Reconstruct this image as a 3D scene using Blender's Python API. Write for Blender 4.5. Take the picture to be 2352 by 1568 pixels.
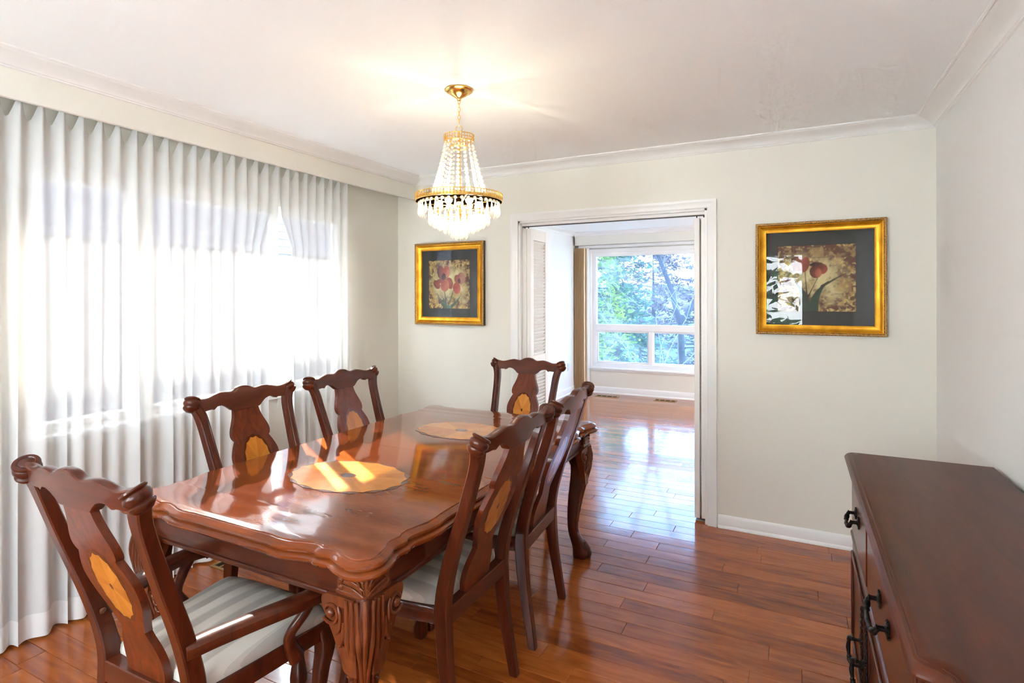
import bpy, math, random
import numpy as np
from mathutils import Vector, Matrix

for o in list(bpy.data.objects):
    bpy.data.objects.remove(o)
SC = bpy.context.scene
COL = SC.collection
R = math.radians
random.seed(7)

# ------------------------------------------------------------------ camera
FPX, HORIZON, YAW, ROLL, HC = 1283.0, 682.5, R(27.0), R(-0.12), 1.48
cam = bpy.data.cameras.new('camera')
camo = bpy.data.objects.new('camera', cam)
COL.objects.link(camo)
cam.sensor_fit = 'HORIZONTAL'
cam.sensor_width = 36.0
cam.lens = 36.0 * FPX / 2352.0
cam.shift_y = -(784.0 - HORIZON) / 2352.0
cam.clip_start = 0.02
cam.clip_end = 300
_f = Vector((-math.sin(YAW), math.cos(YAW), 0))
_r = Vector((math.cos(YAW), math.sin(YAW), 0))
_u = Vector((0, 0, 1))
_r2 = math.cos(ROLL) * _r + math.sin(ROLL) * _u
_u2 = -math.sin(ROLL) * _r + math.cos(ROLL) * _u
camo.matrix_world = Matrix(((_r2.x, _u2.x, -_f.x, 0), (_r2.y, _u2.y, -_f.y, 0),
                            (_r2.z, _u2.z, -_f.z, HC), (0, 0, 0, 1)))
SC.camera = camo

# ------------------------------------------------------------------ world, sun, exposure
SKY_STRENGTH = 7.0
SUN_STRENGTH = 16.0
SUN_AZ = (0.855, -0.515)          # horizontal travel of the sunlight
SUN_EL = R(30)
world = bpy.data.worlds.new('sky')
SC.world = world
world.use_nodes = True
nt = world.node_tree
nt.nodes.clear()
_out = nt.nodes.new('ShaderNodeOutputWorld')
_bg = nt.nodes.new('ShaderNodeBackground')
_tc = nt.nodes.new('ShaderNodeTexCoord')
_sx = nt.nodes.new('ShaderNodeSeparateXYZ')
_rp = nt.nodes.new('ShaderNodeValToRGB')
_rp.color_ramp.elements[0].position = 0.0
_rp.color_ramp.elements[0].color = (0.90, 0.955, 1.0, 1)
_rp.color_ramp.elements[1].position = 0.9
_rp.color_ramp.elements[1].color = (0.66, 0.82, 1.0, 1)
nt.links.new(_tc.outputs['Generated'], _sx.inputs[0])
nt.links.new(_sx.outputs['Z'], _rp.inputs[0])
nt.links.new(_rp.outputs[0], _bg.inputs[0])
_bg.inputs[1].default_value = SKY_STRENGTH
nt.links.new(_bg.outputs[0], _out.inputs[0])

sun = bpy.data.lights.new('sun', 'SUN')
sun.energy = SUN_STRENGTH
sun.angle = R(0.6)
sun.color = (1.0, 0.95, 0.86)
suno = bpy.data.objects.new('sun', sun)
COL.objects.link(suno)
_d = Vector((SUN_AZ[0] * math.cos(SUN_EL), SUN_AZ[1] * math.cos(SUN_EL), -math.sin(SUN_EL)))
suno.rotation_euler = _d.to_track_quat('-Z', 'Y').to_euler()
suno.location = (-12, 9, 9)


def portal(name, loc, rot, sx, sy):
    l = bpy.data.lights.new(name, 'AREA')
    l.shape = 'RECTANGLE'
    l.size, l.size_y = sx, sy
    l.cycles.is_portal = True
    o = bpy.data.objects.new(name, l)
    COL.objects.link(o)
    o.location = loc
    o.rotation_euler = rot


portal('portal_window_dining', (-3.16, 2.21, 1.465), (0, R(-90), 0), 1.22, 1.96)
portal('portal_window_far', (-1.93, 8.40, 1.26), (R(-90), 0, 0), 1.8, 1.8)
portal('portal_window_front', (-1.165, -1.40, 1.56), (R(90), 0, 0), 2.57, 1.12)
portal('portal_fill_window', (2.31, 6.3, 1.35), (0, R(90), 0), 1.5, 1.8)

SC.view_settings.view_transform = 'Standard'
SC.view_settings.look = 'None'
SC.view_settings.exposure = 2.02
SC.view_settings.gamma = 1.0
SC.view_settings.use_curve_mapping = False
SC.cycles.use_denoising = True
SC.cycles.use_light_tree = False
SC.cycles.use_adaptive_sampling = True
SC.cycles.adaptive_threshold = 0.13
SC.cycles.adaptive_min_samples = 16
SC.cycles.max_bounces = 8
SC.cycles.diffuse_bounces = 5
SC.cycles.glossy_bounces = 3
SC.cycles.transmission_bounces = 4
SC.cycles.transparent_max_bounces = 12
SC.cycles.sample_clamp_indirect = 6.0
SC.cycles.caustics_reflective = False
SC.cycles.caustics_refractive = False


# ------------------------------------------------------------------ helpers
def lerp(a, b, t):
    return a + (b - a) * t


def interp(x, pts):
    if x <= pts[0][0]:
        return pts[0][1]
    for (x0, y0), (x1, y1) in zip(pts, pts[1:]):
        if x <= x1:
            return lerp(y0, y1, (x - x0) / (x1 - x0))
    return pts[-1][1]


def smooth_interp(x, pts):
    """Monotone-ish cubic through pts."""
    n = len(pts)
    if x <= pts[0][0]:
        return pts[0][1]
    if x >= pts[-1][0]:
        return pts[-1][1]
    for i in range(n - 1):
        x0, y0 = pts[i]
        x1, y1 = pts[i + 1]
        if x <= x1:
            h = x1 - x0
            m0 = (y1 - pts[i - 1][1]) / (x1 - pts[i - 1][0]) if i > 0 else (y1 - y0) / h
            m1 = (pts[i + 2][1] - y0) / (pts[i + 2][0] - x0) if i < n - 2 else (y1 - y0) / h
            t = (x - x0) / h
            t2, t3 = t * t, t * t * t
            return (2 * t3 - 3 * t2 + 1) * y0 + (t3 - 2 * t2 + t) * h * m0 + (-2 * t3 + 3 * t2) * y1 + (t3 - t2) * h * m1
    return pts[-1][1]


def catmull(pts, n=8, closed=False):
    P = [Vector(p) for p in pts]
    out = []
    m = len(P)
    rng = range(m) if closed else range(m - 1)
    for i in rng:
        p0 = P[(i - 1) % m] if (closed or i > 0) else P[0] * 2 - P[1]
        p1 = P[i]
        p2 = P[(i + 1) % m]
        p3 = P[(i + 2) % m] if (closed or i + 2 < m) else P[-1] * 2 - P[-2]
        for k in range(n):
            t = k / n
            out.append(0.5 * ((2 * p1) + (p2 - p0) * t + (2 * p0 - 5 * p1 + 4 * p2 - p3) * t * t + (3 * p1 - p0 - 3 * p2 + p3) * t ** 3))
    if not closed:
        out.append(P[-1].copy())
    return out


class MB:
    def __init__(s):
        s.v, s.f = [], []

    def add(s, vs, fs):
        b = len(s.v)
        s.v += [tuple(v) for v in vs]
        s.f += [tuple(b + i for i in f) for f in fs]
        return s

    def box(s, x0, x1, y0, y1, z0, z1, c=0.0):
        x0, x1 = min(x0, x1), max(x0, x1)
        y0, y1 = min(y0, y1), max(y0, y1)
        z0, z1 = min(z0, z1), max(z0, z1)
        if c <= 0:
            vs = [(x, y, z) for z in (z0, z1) for y in (y0, y1) for x in (x0, x1)]
            return s.add(vs, [(0, 2, 3, 1), (4, 5, 7, 6), (0, 1, 5, 4), (2, 6, 7, 3), (0, 4, 6, 2), (1, 3, 7, 5)])
        # chamfered box: three inset copies of the corners
        vs, fs, idx = [], [], {}
        X, Y, Z = (x0, x1), (y0, y1), (z0, z1)
        sg = (1, -1)
        for i in (0, 1):
            for j in (0, 1):
                for k in (0, 1):
                    for a in range(3):
                        p = [X[i] + sg[i] * c, Y[j] + sg[j] * c, Z[k] + sg[k] * c]
                        p[a] = (X[i], Y[j], Z[k])[a]
                        idx[i, j, k, a] = len(vs)
                        vs.append(p)

        def q(*k):
            fs.append(tuple(idx[t] for t in k))
        for i in (0, 1):
            q((i, 0, 0, 0), (i, 1, 0, 0), (i, 1, 1, 0), (i, 0, 1, 0))
            q((0, i, 0, 1), (1, i, 0, 1), (1, i, 1, 1), (0, i, 1, 1))
            q((0, 0, i, 2), (1, 0, i, 2), (1, 1, i, 2), (0, 1, i, 2))
            for j in (0, 1):
                q((0, i, j, 1), (1, i, j, 1), (1, i, j, 2), (0, i, j, 2))
                q((i, 0, j, 0), (i, 1, j, 0), (i, 1, j, 2), (i, 0, j, 2))
                q((i, j, 0, 0), (i, j, 1, 0), (i, j, 1, 1), (i, j, 0, 1))
                for k in (0, 1):
                    q((i, j, k, 0), (i, j, k, 1), (i, j, k, 2))
        return s.add(vs, fs)

    def loft(s, rings, cap=True, closed=True, loop=False):
        n = len(rings[0])
        vs = [p for r in rings for p in r]
        fs = []
        m = len(rings)
        for i in range(m if loop else m - 1):
            for j in range(n if closed else n - 1):
                a, b = i * n + j, i * n + (j + 1) % n
                i2 = (i + 1) % m
                c, d = i2 * n + (j + 1) % n, i2 * n + j
                fs.append((a, b, c, d))
        if cap and closed and not loop:
            fs.append(tuple(range(n))[::-1])
            fs.append(tuple((m - 1) * n + j for j in range(n)))
        return s.add(vs, fs)

    def tube(s, path, rad, seg=8, cap=True, flat=1.0, up=None):
        P = [Vector(p) for p in path]
        n = len(P)
        rad = [rad] * n if not hasattr(rad, '__len__') else rad
        rings = []
        ref = Vector(up) if up else None
        prev = None
        for i in range(n):
            t = (P[min(i + 1, n - 1)] - P[max(i - 1, 0)])
            t = t.normalized() if t.length > 1e-9 else Vector((0, 0, 1))
            if ref is not None:
                a = ref
            elif prev is not None:
                a = prev
            else:
                a = Vector((0, 0, 1)) if abs(t.z) < 0.9 else Vector((1, 0, 0))
            u = (a - t * a.dot(t))
            u = u.normalized() if u.length > 1e-6 else t.orthogonal().normalized()
            w = t.cross(u)
            prev = u
            rings.append([P[i] + (u * math.cos(2 * math.pi * k / seg) * flat + w * math.sin(2 * math.pi * k / seg)) * rad[i] for k in range(seg)])
        return s.loft(rings, cap)

    def lathe(s, prof, seg=24, o=(0, 0, 0), axis=(0, 0, 1)):
        o = Vector(o)
        q = Vector((0, 0, 1)).rotation_difference(Vector(axis).normalized())
        rings = []
        for r, z in prof:
            r = max(r, 1e-5)
            rings.append([o + q @ Vector((r * math.cos(2 * math.pi * k / seg), r * math.sin(2 * math.pi * k / seg), z)) for k in range(seg)])
        return s.loft(rings, True)

    def torus(s, r, rr, o=(0, 0, 0), axis=(0, 0, 1), seg=32, sub=8, sx=1.0, sy=1.0):
        o = Vector(o)
        q = Vector((0, 0, 1)).rotation_difference(Vector(axis).normalized())
        rings = []
        for i in range(seg):
            a = 2 * math.pi * i / seg
            rings.append([o + q @ Vector(((r * sx + rr * math.cos(b)) * math.cos(a), (r * sy + rr * math.cos(b)) * math.sin(a), rr * math.sin(b)))
                          for b in [2 * math.pi * j / sub for j in range(sub)]])
        return s.loft(rings, False, True, True)

    def xf(s, M):
        s.v = [tuple(M @ Vector(v)) for v in s.v]
        return s

    def mesh(s, name, mat=None, smooth=40):
        me = bpy.data.meshes.new(name)
        me.from_pydata(s.v, [], s.f)
        me.validate()
        me.update()
        import bmesh
        bm = bmesh.new()
        bm.from_mesh(me)
        bmesh.ops.recalc_face_normals(bm, faces=bm.faces)
        bm.to_mesh(me)
        bm.free()
        if smooth:
            me.shade_smooth()
            me.set_sharp_from_angle(angle=R(smooth))
        if mat:
            me.materials.append(mat)
        return me


def put(name, me, parent=None, loc=(0, 0, 0), rot=(0, 0, 0), scale=(1, 1, 1), **kw):
    o = bpy.data.objects.new(name, me)
    COL.objects.link(o)
    o.location, o.rotation_euler, o.scale = loc, rot, scale
    if parent is not None:
        o.parent = parent
    for k, v in kw.items():
        o[k] = v
    return o


def build(name, mb, mat, parent=None, smooth=40, **kw):
    loc, rot = kw.pop('loc', (0, 0, 0)), kw.pop('rot', (0, 0, 0))
    return put(name, mb.mesh(name, mat, smooth), parent, loc, rot, **kw)


def empty(name, loc=(0, 0, 0), rz=0.0, **kw):
    return put(name, None, None, loc, (0, 0, rz), **kw)


def copy_tree(o, parent=None):
    c = o.copy()
    COL.objects.link(c)
    c.parent = parent
    for ch in o.children:
        copy_tree(ch, c)
    return c


def structure(name, mb, mat, parent=None, smooth=40, **kw):
    if parent is None:
        kw['kind'] = 'structure'
    return build(name, mb, mat, parent, smooth, **kw)


def slab_with_holes(axis, pos0, pos1, a0, a1, b0, b1, holes):
    """A wall slab between pos0 and pos1 on `axis`, spanning a (other horizontal) and b (z), with rectangular holes (a0,a1,b0,b1)."""
    A = sorted({a0, a1} | {h[0] for h in holes} | {h[1] for h in holes})
    B = sorted({b0, b1} | {h[2] for h in holes} | {h[3] for h in holes})
    mb = MB()

    def P(p, a, b):
        return (p, a, b) if axis == 'x' else (a, p, b)

    def solid(i, j):
        if not (0 <= i < len(A) - 1 and 0 <= j < len(B) - 1):
            return False
        ca, cb = (A[i] + A[i + 1]) / 2, (B[j] + B[j + 1]) / 2
        return not any(h[0] < ca < h[1] and h[2] < cb < h[3] for h in holes)
    ids = {}

    def vid(k, i, j):
        if (k, i, j) not in ids:
            ids[k, i, j] = len(mb.v)
            mb.v.append(P((pos0, pos1)[k], A[i], B[j]))
        return ids[k, i, j]
    for i in range(len(A) - 1):
        for j in range(len(B) - 1):
            if not solid(i, j):
                continue
            for k in (0, 1):
                mb.f.append((vid(k, i, j), vid(k, i + 1, j), vid(k, i + 1, j + 1), vid(k, i, j + 1)))
            for di, dj, e in ((-1, 0, ((i, j), (i, j + 1))), (1, 0, ((i + 1, j), (i + 1, j + 1))), (0, -1, ((i, j), (i + 1, j))), (0, 1, ((i, j + 1), (i + 1, j + 1)))):
                if not solid(i + di, j + dj):
                    mb.f.append((vid(0, *e[0]), vid(0, *e[1]), vid(1, *e[1]), vid(1, *e[0])))
    return mb


# ------------------------------------------------------------------ materials
def srgb(r, g, b):
    def c(x):
        x /= 255.0
        return x / 12.92 if x <= 0.04045 else ((x + 0.055) / 1.055) ** 2.4
    return (c(r), c(g), c(b), 1.0)


def new_mat(name):
    m = bpy.data.materials.new(name)
    m.use_nodes = True
    n = m.node_tree
    n.nodes.clear()
    out = n.nodes.new('ShaderNodeOutputMaterial')
    return m, n, out


def nd(n, t, **kw):
    x = n.nodes.new(t)
    for k, v in kw.items():
        setattr(x, k, v)
    return x


def principled(n, out, col=(0.8, 0.8, 0.8, 1), rough=0.5, metal=0.0, coat=0.0, coat_r=0.05, spec=0.5):
    p = nd(n, 'ShaderNodeBsdfPrincipled')
    p.inputs['Base Color'].default_value = col
    p.inputs['Roughness'].default_value = rough
    p.inputs['Metallic'].default_value = metal
    p.inputs['Coat Weight'].default_value = coat
    p.inputs['Coat Roughness'].default_value = coat_r
    p.inputs['Specular IOR Level'].default_value = spec
    n.links.new(p.outputs[0], out.inputs[0])
    return p


def paint(name, col, rough=0.6, bump=0.02, scale=180.0, mottling=0.012):
    m, n, out = new_mat(name)
    p = principled(n, out, col, rough)
    tc = nd(n, 'ShaderNodeNewGeometry')
    no = nd(n, 'ShaderNodeTexNoise')
    no.inputs['Scale'].default_value = scale
    no.inputs['Detail'].default_value = 3
    n.links.new(tc.outputs['Position'], no.inputs['Vector'])
    b = nd(n, 'ShaderNodeBump')
    b.inputs['Strength'].default_value = bump
    b.inputs['Distance'].default_value = 0.01
    n.links.new(no.outputs['Fac'], b.inputs['Height'])
    n.links.new(b.outputs[0], p.inputs['Normal'])
    n2 = nd(n, 'ShaderNodeTexNoise')
    n2.inputs['Scale'].default_value = 1.3
    n.links.new(tc.outputs['Position'], n2.inputs['Vector'])
    mr = nd(n, 'ShaderNodeMapRange')
    mr.inputs['To Min'].default_value = 1 - mottling
    mr.inputs['To Max'].default_value = 1 + mottling
    n.links.new(n2.outputs['Fac'], mr.inputs['Value'])
    mx = nd(n, 'ShaderNodeVectorMath', operation='SCALE')
    mx.inputs[0].default_value = col[:3]
    n.links.new(mr.outputs[0], mx.inputs['Scale'])
    n.links.new(mx.outputs[0], p.inputs['Base Color'])
    return m


def simple(name, col, rough=0.5, metal=0.0, coat=0.0, spec=0.5):
    m, n, out = new_mat(name)
    principled(n, out, col, rough, metal, coat, spec=spec)
    return m


def wood(name, dark, light, rough=0.28, coat=0.5,  stretch=(9, 9, 0.9), scale=3.0, figure=0.5, world=False, rnd=0.25, coat_r=0.06, scratch=False):
    m, n, out = new_mat(name)
    p = principled(n, out, light, rough, coat=coat, coat_r=coat_r, spec=0.22)
    oi = nd(n, 'ShaderNodeObjectInfo')
    if world:
        src = nd(n, 'ShaderNodeNewGeometry').outputs['Position']
    else:
        src = nd(n, 'ShaderNodeTexCoord').outputs['Object']
    off = nd(n, 'ShaderNodeVectorMath', operation='ADD')
    sc = nd(n, 'ShaderNodeVectorMath', operation='SCALE')
    sc.inputs[0].default_value = (37.0, 21.0, 53.0)
    n.links.new(oi.outputs['Random'], sc.inputs['Scale'])
    n.links.new(src, off.inputs[0])
    if not world:
        n.links.new(sc.outputs[0], off.inputs[1])
    mp = nd(n, 'ShaderNodeMapping')
    mp.inputs['Scale'].default_value = stretch
    n.links.new(off.outputs[0], mp.inputs['Vector'])
    no = nd(n, 'ShaderNodeTexNoise')
    no.inputs['Scale'].default_value = scale
    no.inputs['Detail'].default_value = 6
    no.inputs['Distortion'].default_value = figure
    n.links.new(mp.outputs[0], no.inputs['Vector'])
    fine = nd(n, 'ShaderNodeTexNoise')
    fine.inputs['Scale'].default_value = scale * 9
    fine.inputs['Detail'].default_value = 4
    n.links.new(mp.outputs[0], fine.inputs['Vector'])
    a = nd(n, 'ShaderNodeMath', operation='MULTIPLY_ADD')
    a.inputs[1].default_value = 0.35
    n.links.new(fine.outputs['Fac'], a.inputs[0])
    n.links.new(no.outputs['Fac'], a.inputs[2])
    r = nd(n, 'ShaderNodeMath', operation='MULTIPLY_ADD')
    n.links.new(oi.outputs['Random'], r.inputs[0])
    r.inputs[1].default_value = rnd
    n.links.new(a.outputs[0], r.inputs[2])
    mr = nd(n, 'ShaderNodeMapRange')
    mr.inputs['From Min'].default_value = 0.40
    mr.inputs['From Max'].default_value = 0.95 + rnd
    n.links.new(r.outputs[0], mr.inputs['Value'])
    mix = nd(n, 'ShaderNodeMix', data_type='RGBA')
    mix.inputs[6].default_value = dark
    mix.inputs[7].default_value = light
    n.links.new(mr.outputs[0], mix.inputs[0])
    n.links.new(mix.outputs[2], p.inputs['Base Color'])
    if scratch:
        s1 = nd(n, 'ShaderNodeTexNoise')
        s1.inputs['Scale'].default_value = 26
        s1.inputs['Detail'].default_value = 3
        s1.inputs['Roughness'].default_value = 0.7
        n.links.new(src, s1.inputs['Vector'])
        m2 = nd(n, 'ShaderNodeMapRange')
        m2.inputs['From Min'].default_value = 0.35
        m2.inputs['From Max'].default_value = 0.75
        m2.inputs['To Min'].default_value = coat_r * 0.85
        m2.inputs['To Max'].default_value = coat_r * 1.5
        n.links.new(s1.outputs['Fac'], m2.inputs['Value'])
        n.links.new(m2.outputs[0], p.inputs['Coat Roughness'])
    return m


M = {}
M['wall'] = paint('wall_paint', srgb(228, 225, 214), 0.55)
M['wall2'] = paint('wall_paint_white', srgb(231, 231, 229), 0.55)
M['ceiling'] = paint('ceiling_paint', srgb(249, 252, 253), 0.7, 0.03, 240)
M['trim'] = simple('trim_paint', srgb(237, 237, 235), 0.32)
M['door'] = simple('door_paint', srgb(240, 238, 234), 0.38)
M['vinyl'] = simple('window_vinyl', srgb(238, 238, 238), 0.35)
M['dark_gap'] = simple('dark_gap', srgb(28, 20, 14), 0.8)
M['track'] = simple('track_metal', srgb(70, 66, 58), 0.45, 0.8)
M['hinge'] = simple('hinge_metal', srgb(150, 146, 136), 0.35, 0.9)
M['cherry'] = wood('cherry', srgb(42, 15, 7), srgb(98, 42, 21), 0.30, 0.28, (10, 10, 1.1), 3.0, 0.6)
M['cherry_y'] = wood('cherry_lengthwise', srgb(42, 15, 7), srgb(98, 42, 21), 0.30, 0.28, (10, 1.1, 10), 3.0, 0.6)
M['cherry_x'] = wood('cherry_crosswise', srgb(44, 16, 8), srgb(102, 45, 23), 0.30, 0.28, (1.1, 10, 10), 3.0, 0.6)
M['splat'] = wood('cherry_crotch', srgb(62, 24, 11), srgb(126, 56, 26), 0.30, 0.28, (7, 7, 2.0), 3.0, 1.6, rnd=0.1)
M['carved'] = wood('cherry_carved', srgb(58, 22, 10), srgb(128, 64, 32), 0.3, 0.4, (9, 9, 2), 4.0, 0.6)
M['tabletop'] = wood('table_veneer', srgb(100, 44, 16), srgb(138, 66, 25), 0.10, 0.45, (1.2, 6, 6), 2.2, 0.35, rnd=0.0, coat_r=0.055, scratch=True)
M['sidetop'] = wood('sideboard_veneer', srgb(56, 23, 12), srgb(90, 43, 25), 0.36, 0.12, (6, 1.0, 6), 2.2, 1.0, rnd=0.0, coat_r=0.22)
M['inlay'] = wood('satinwood', srgb(164, 92, 26), srgb(206, 134, 50), 0.2, 0.4, (5, 5, 2), 3.0, 0.2, rnd=0.6)
M['inlay_dark'] = wood('inlay_border', srgb(70, 30, 12), srgb(104, 52, 24), 0.2, 0.7, (10, 10, 2), 5.0, 0.3)
M['brass'] = simple('polished_brass', srgb(246, 202, 116), 0.2, 1.0)
M['iron'] = simple('dark_bronze', srgb(30, 27, 24), 0.38, 0.7)


def floor_mat():
    m, n, out = new_mat('floor_planks')
    p = principled(n, out, (0.3, 0.1, 0.04, 1), 0.16, coat=0.35, coat_r=0.06, spec=0.3)
    g = nd(n, 'ShaderNodeNewGeometry')
    oi = nd(n, 'ShaderNodeObjectInfo')
    rs = nd(n, 'ShaderNodeMath', operation='ADD')
    n.links.new(oi.outputs['Random'], rs.inputs[0])
    n.links.new(g.outputs['Random Per Island'], rs.inputs[1])
    fr = nd(n, 'ShaderNodeMath', operation='FRACT')
    n.links.new(rs.outputs[0], fr.inputs[0])
    off = nd(n, 'ShaderNodeVectorMath', operation='SCALE')
    off.inputs[0].default_value = (17, 41, 9)
    n.links.new(fr.outputs[0], off.inputs['Scale'])
    ad = nd(n, 'ShaderNodeVectorMath', operation='ADD')
    n.links.new(g.outputs['Position'], ad.inputs[0])
    n.links.new(off.outputs[0], ad.inputs[1])
    mp = nd(n, 'ShaderNodeMapping')
    mp.inputs['Scale'].default_value = (2.2, 14, 2)
    n.links.new(ad.outputs[0], mp.inputs['Vector'])
    no = nd(n, 'ShaderNodeTexNoise')
    no.inputs['Scale'].default_value = 2.0
    no.inputs['Detail'].default_value = 7
    no.inputs['Distortion'].default_value = 0.7
    n.links.new(mp.outputs[0], no.inputs['Vector'])
    mx = nd(n, 'ShaderNodeMath', operation='MULTIPLY_ADD')
    n.links.new(fr.outputs[0], mx.inputs[0])
    mx.inputs[1].default_value = 0.42
    n.links.new(no.outputs['Fac'], mx.inputs[2])
    rp = nd(n, 'ShaderNodeValToRGB')
    e = rp.color_ramp.elements
    e[0].position, e[0].color = 0.34, srgb(112, 54, 20)
    e[1].position, e[1].color = 1.0, srgb(180, 98, 40)
    k = e.new(0.62)
    k.color = srgb(148, 74, 28)
    n.links.new(mx.outputs[0], rp.inputs[0])
    n.links.new(rp.outputs[0], p.inputs['Base Color'])
    b = nd(n, 'ShaderNodeBump')
    b.inputs['Strength'].default_value = 0.06
    b.inputs['Distance'].default_value = 0.01
    n3 = nd(n, 'ShaderNodeTexNoise')
    n3.inputs['Scale'].default_value = 9
    n3.inputs['Detail'].default_value = 2
    n.links.new(ad.outputs[0], n3.inputs['Vector'])
    n.links.new(n3.outputs['Fac'], b.inputs['Height'])
    n.links.new(b.outputs[0], p.inputs['Normal'])
    n.links.new(b.outputs[0], p.inputs['Coat Normal'])
    return m


M['floor'] = floor_mat()


def sheer_mat(name, transp, col, transl=0.55):
    m, n, out = new_mat(name)
    t = nd(n, 'ShaderNodeBsdfTransparent')
    t.inputs[0].default_value = (1, 1, 1, 1)
    tr = nd(n, 'ShaderNodeBsdfTranslucent')
    tr.inputs[0].default_value = col
    df = nd(n, 'ShaderNodeBsdfDiffuse')
    df.inputs[0].default_value = col
    m1 = nd(n, 'ShaderNodeMixShader')
    m1.inputs[0].default_value = transl
    n.links.new(df.outputs[0], m1.inputs[1])
    n.links.new(tr.outputs[0], m1.inputs[2])
    m2 = nd(n, 'ShaderNodeMixShader')
    m2.inputs[0].default_value = transp
    n.links.new(m1.outputs[0], m2.inputs[1])
    n.links.new(t.outputs[0], m2.inputs[2])
    n.links.new(m2.outputs[0], out.inputs[0])
    return m


M['sheer'] = sheer_mat('sheer_voile', 0.14, (0.70, 0.70, 0.68, 1), 0.026)
M['hem'] = sheer_mat('sheer_hem', 0.05, (0.80, 0.79, 0.76, 1), 0.05)


def glass_mat(name, tint=(1, 1, 1, 1), ior=1.5, rough=0.0, haze=0.0):
    m, n, out = new_mat(name)
    t = nd(n, 'ShaderNodeBsdfTransparent')
    t.inputs[0].default_value = tint
    g = nd(n, 'ShaderNodeBsdfGlossy')
    g.inputs['Roughness'].default_value = rough
    lw = nd(n, 'ShaderNodeLayerWeight')
    lw.inputs[0].default_value = 0.5
    pw = nd(n, 'ShaderNodeMath', operation='POWER')
    pw.inputs[1].default_value = 5.0
    n.links.new(lw.outputs['Facing'], pw.inputs[0])
    fr = nd(n, 'ShaderNodeMapRange')
    fr.inputs['To Min'].default_value = ((ior - 1) / (ior + 1)) ** 2
    fr.inputs['To Max'].default_value = 0.9
    n.links.new(pw.outputs[0], fr.inputs['Value'])
    mx = nd(n, 'ShaderNodeMixShader')
    n.links.new(fr.outputs[0], mx.inputs[0])
    src = t
    if haze:        # pale veil imitating the hazy bright view, thicker in dirt smudges
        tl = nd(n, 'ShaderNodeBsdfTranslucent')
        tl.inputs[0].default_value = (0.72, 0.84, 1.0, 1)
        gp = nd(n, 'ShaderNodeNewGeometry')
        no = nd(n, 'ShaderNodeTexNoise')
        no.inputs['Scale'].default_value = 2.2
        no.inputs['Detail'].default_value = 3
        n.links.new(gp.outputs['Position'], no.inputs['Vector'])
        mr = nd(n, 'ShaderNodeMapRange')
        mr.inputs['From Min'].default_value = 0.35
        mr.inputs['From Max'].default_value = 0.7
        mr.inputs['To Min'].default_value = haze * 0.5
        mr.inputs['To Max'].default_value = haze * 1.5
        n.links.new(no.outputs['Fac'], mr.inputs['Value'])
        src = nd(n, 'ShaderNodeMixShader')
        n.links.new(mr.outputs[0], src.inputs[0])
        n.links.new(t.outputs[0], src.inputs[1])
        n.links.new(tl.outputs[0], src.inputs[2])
    n.links.new(src.outputs[0], mx.inputs[1])
    n.links.new(g.outputs[0], mx.inputs[2])
    n.links.new(mx.outputs[0], out.inputs[0])
    return m


M['glass'] = glass_mat('window_glass')
M['glass_far'] = glass_mat('window_glass_dimming', (0.40, 0.52, 0.68, 1), haze=0.028)  # bluish tint put in to dim the outdoor view
M['pic_glass'] = glass_mat('picture_glass', (0.98, 0.99, 0.98, 1), 1.34)


def crystal_mat():
    m, n, out = new_mat('crystal')
    t = nd(n, 'ShaderNodeBsdfTransparent')
    g = nd(n, 'ShaderNodeBsdfGlossy')
    g.inputs['Roughness'].default_value = 0.03
    tr = nd(n, 'ShaderNodeBsdfTranslucent')
    tr.inputs[0].default_value = (1.0, 0.97, 0.92, 1)
    a = nd(n, 'ShaderNodeMixShader')
    a.inputs[0].default_value = 0.62
    n.links.new(t.outputs[0], a.inputs[1])
    n.links.new(tr.outputs[0], a.inputs[2])
    b = nd(n, 'ShaderNodeMixShader')
    lw = nd(n, 'ShaderNodeLayerWeight')
    lw.inputs[0].default_value = 0.35
    n.links.new(lw.outputs['Facing'], b.inputs[0])
    n.links.new(a.outputs[0], b.inputs[1])
    n.links.new(g.outputs[0], b.inputs[2])
    n.links.new(b.outputs[0], out.inputs[0])
    return m


M['crystal'] = crystal_mat()


def seat_mat():
    m, n, out = new_mat('seat_stripe')
    p = principled(n, out, (0.6, 0.57, 0.5, 1), 0.55, spec=0.3)
    tc = nd(n, 'ShaderNodeTexCoord')
    sx = nd(n, 'ShaderNodeSeparateXYZ')
    n.links.new(tc.outputs['Object'], sx.inputs[0])
    mu = nd(n, 'ShaderNodeMath', operation='MULTIPLY')
    mu.inputs[1].default_value = 1 / 0.085
    n.links.new(sx.outputs['X'], mu.inputs[0])
    fr = nd(n, 'ShaderNodeMath', operation='FRACT')
    n.links.new(mu.outputs[0], fr.inputs[0])
    rp = nd(n, 'ShaderNodeValToRGB')
    e = rp.color_ramp.elements
    rp.color_ramp.interpolation = 'CONSTANT'
    e[0].position, e[0].color = 0.0, srgb(214, 208, 196)
    e[1].position, e[1].color = 0.55, srgb(180, 174, 164)
    for q, c in ((0.46, (198, 192, 181)), (0.96, (200, 194, 183))):
        k = e.new(q)
        k.color = srgb(*c)
    n.links.new(fr.outputs[0], rp.inputs[0])
    n.links.new(rp.outputs[0], p.inputs['Base Color'])
    w = nd(n, 'ShaderNodeTexNoise')
    w.inputs['Scale'].default_value = 420
    n.links.new(tc.outputs['Object'], w.inputs['Vector'])
    b = nd(n, 'ShaderNodeBump')
    b.inputs['Strength'].default_value = 0.15
    b.inputs['Distance'].default_value = 0.004
    n.links.new(w.outputs['Fac'], b.inputs['Height'])
    n.links.new(b.outputs[0], p.inputs['Normal'])
    return m


M['seat'] = seat_mat()


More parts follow.
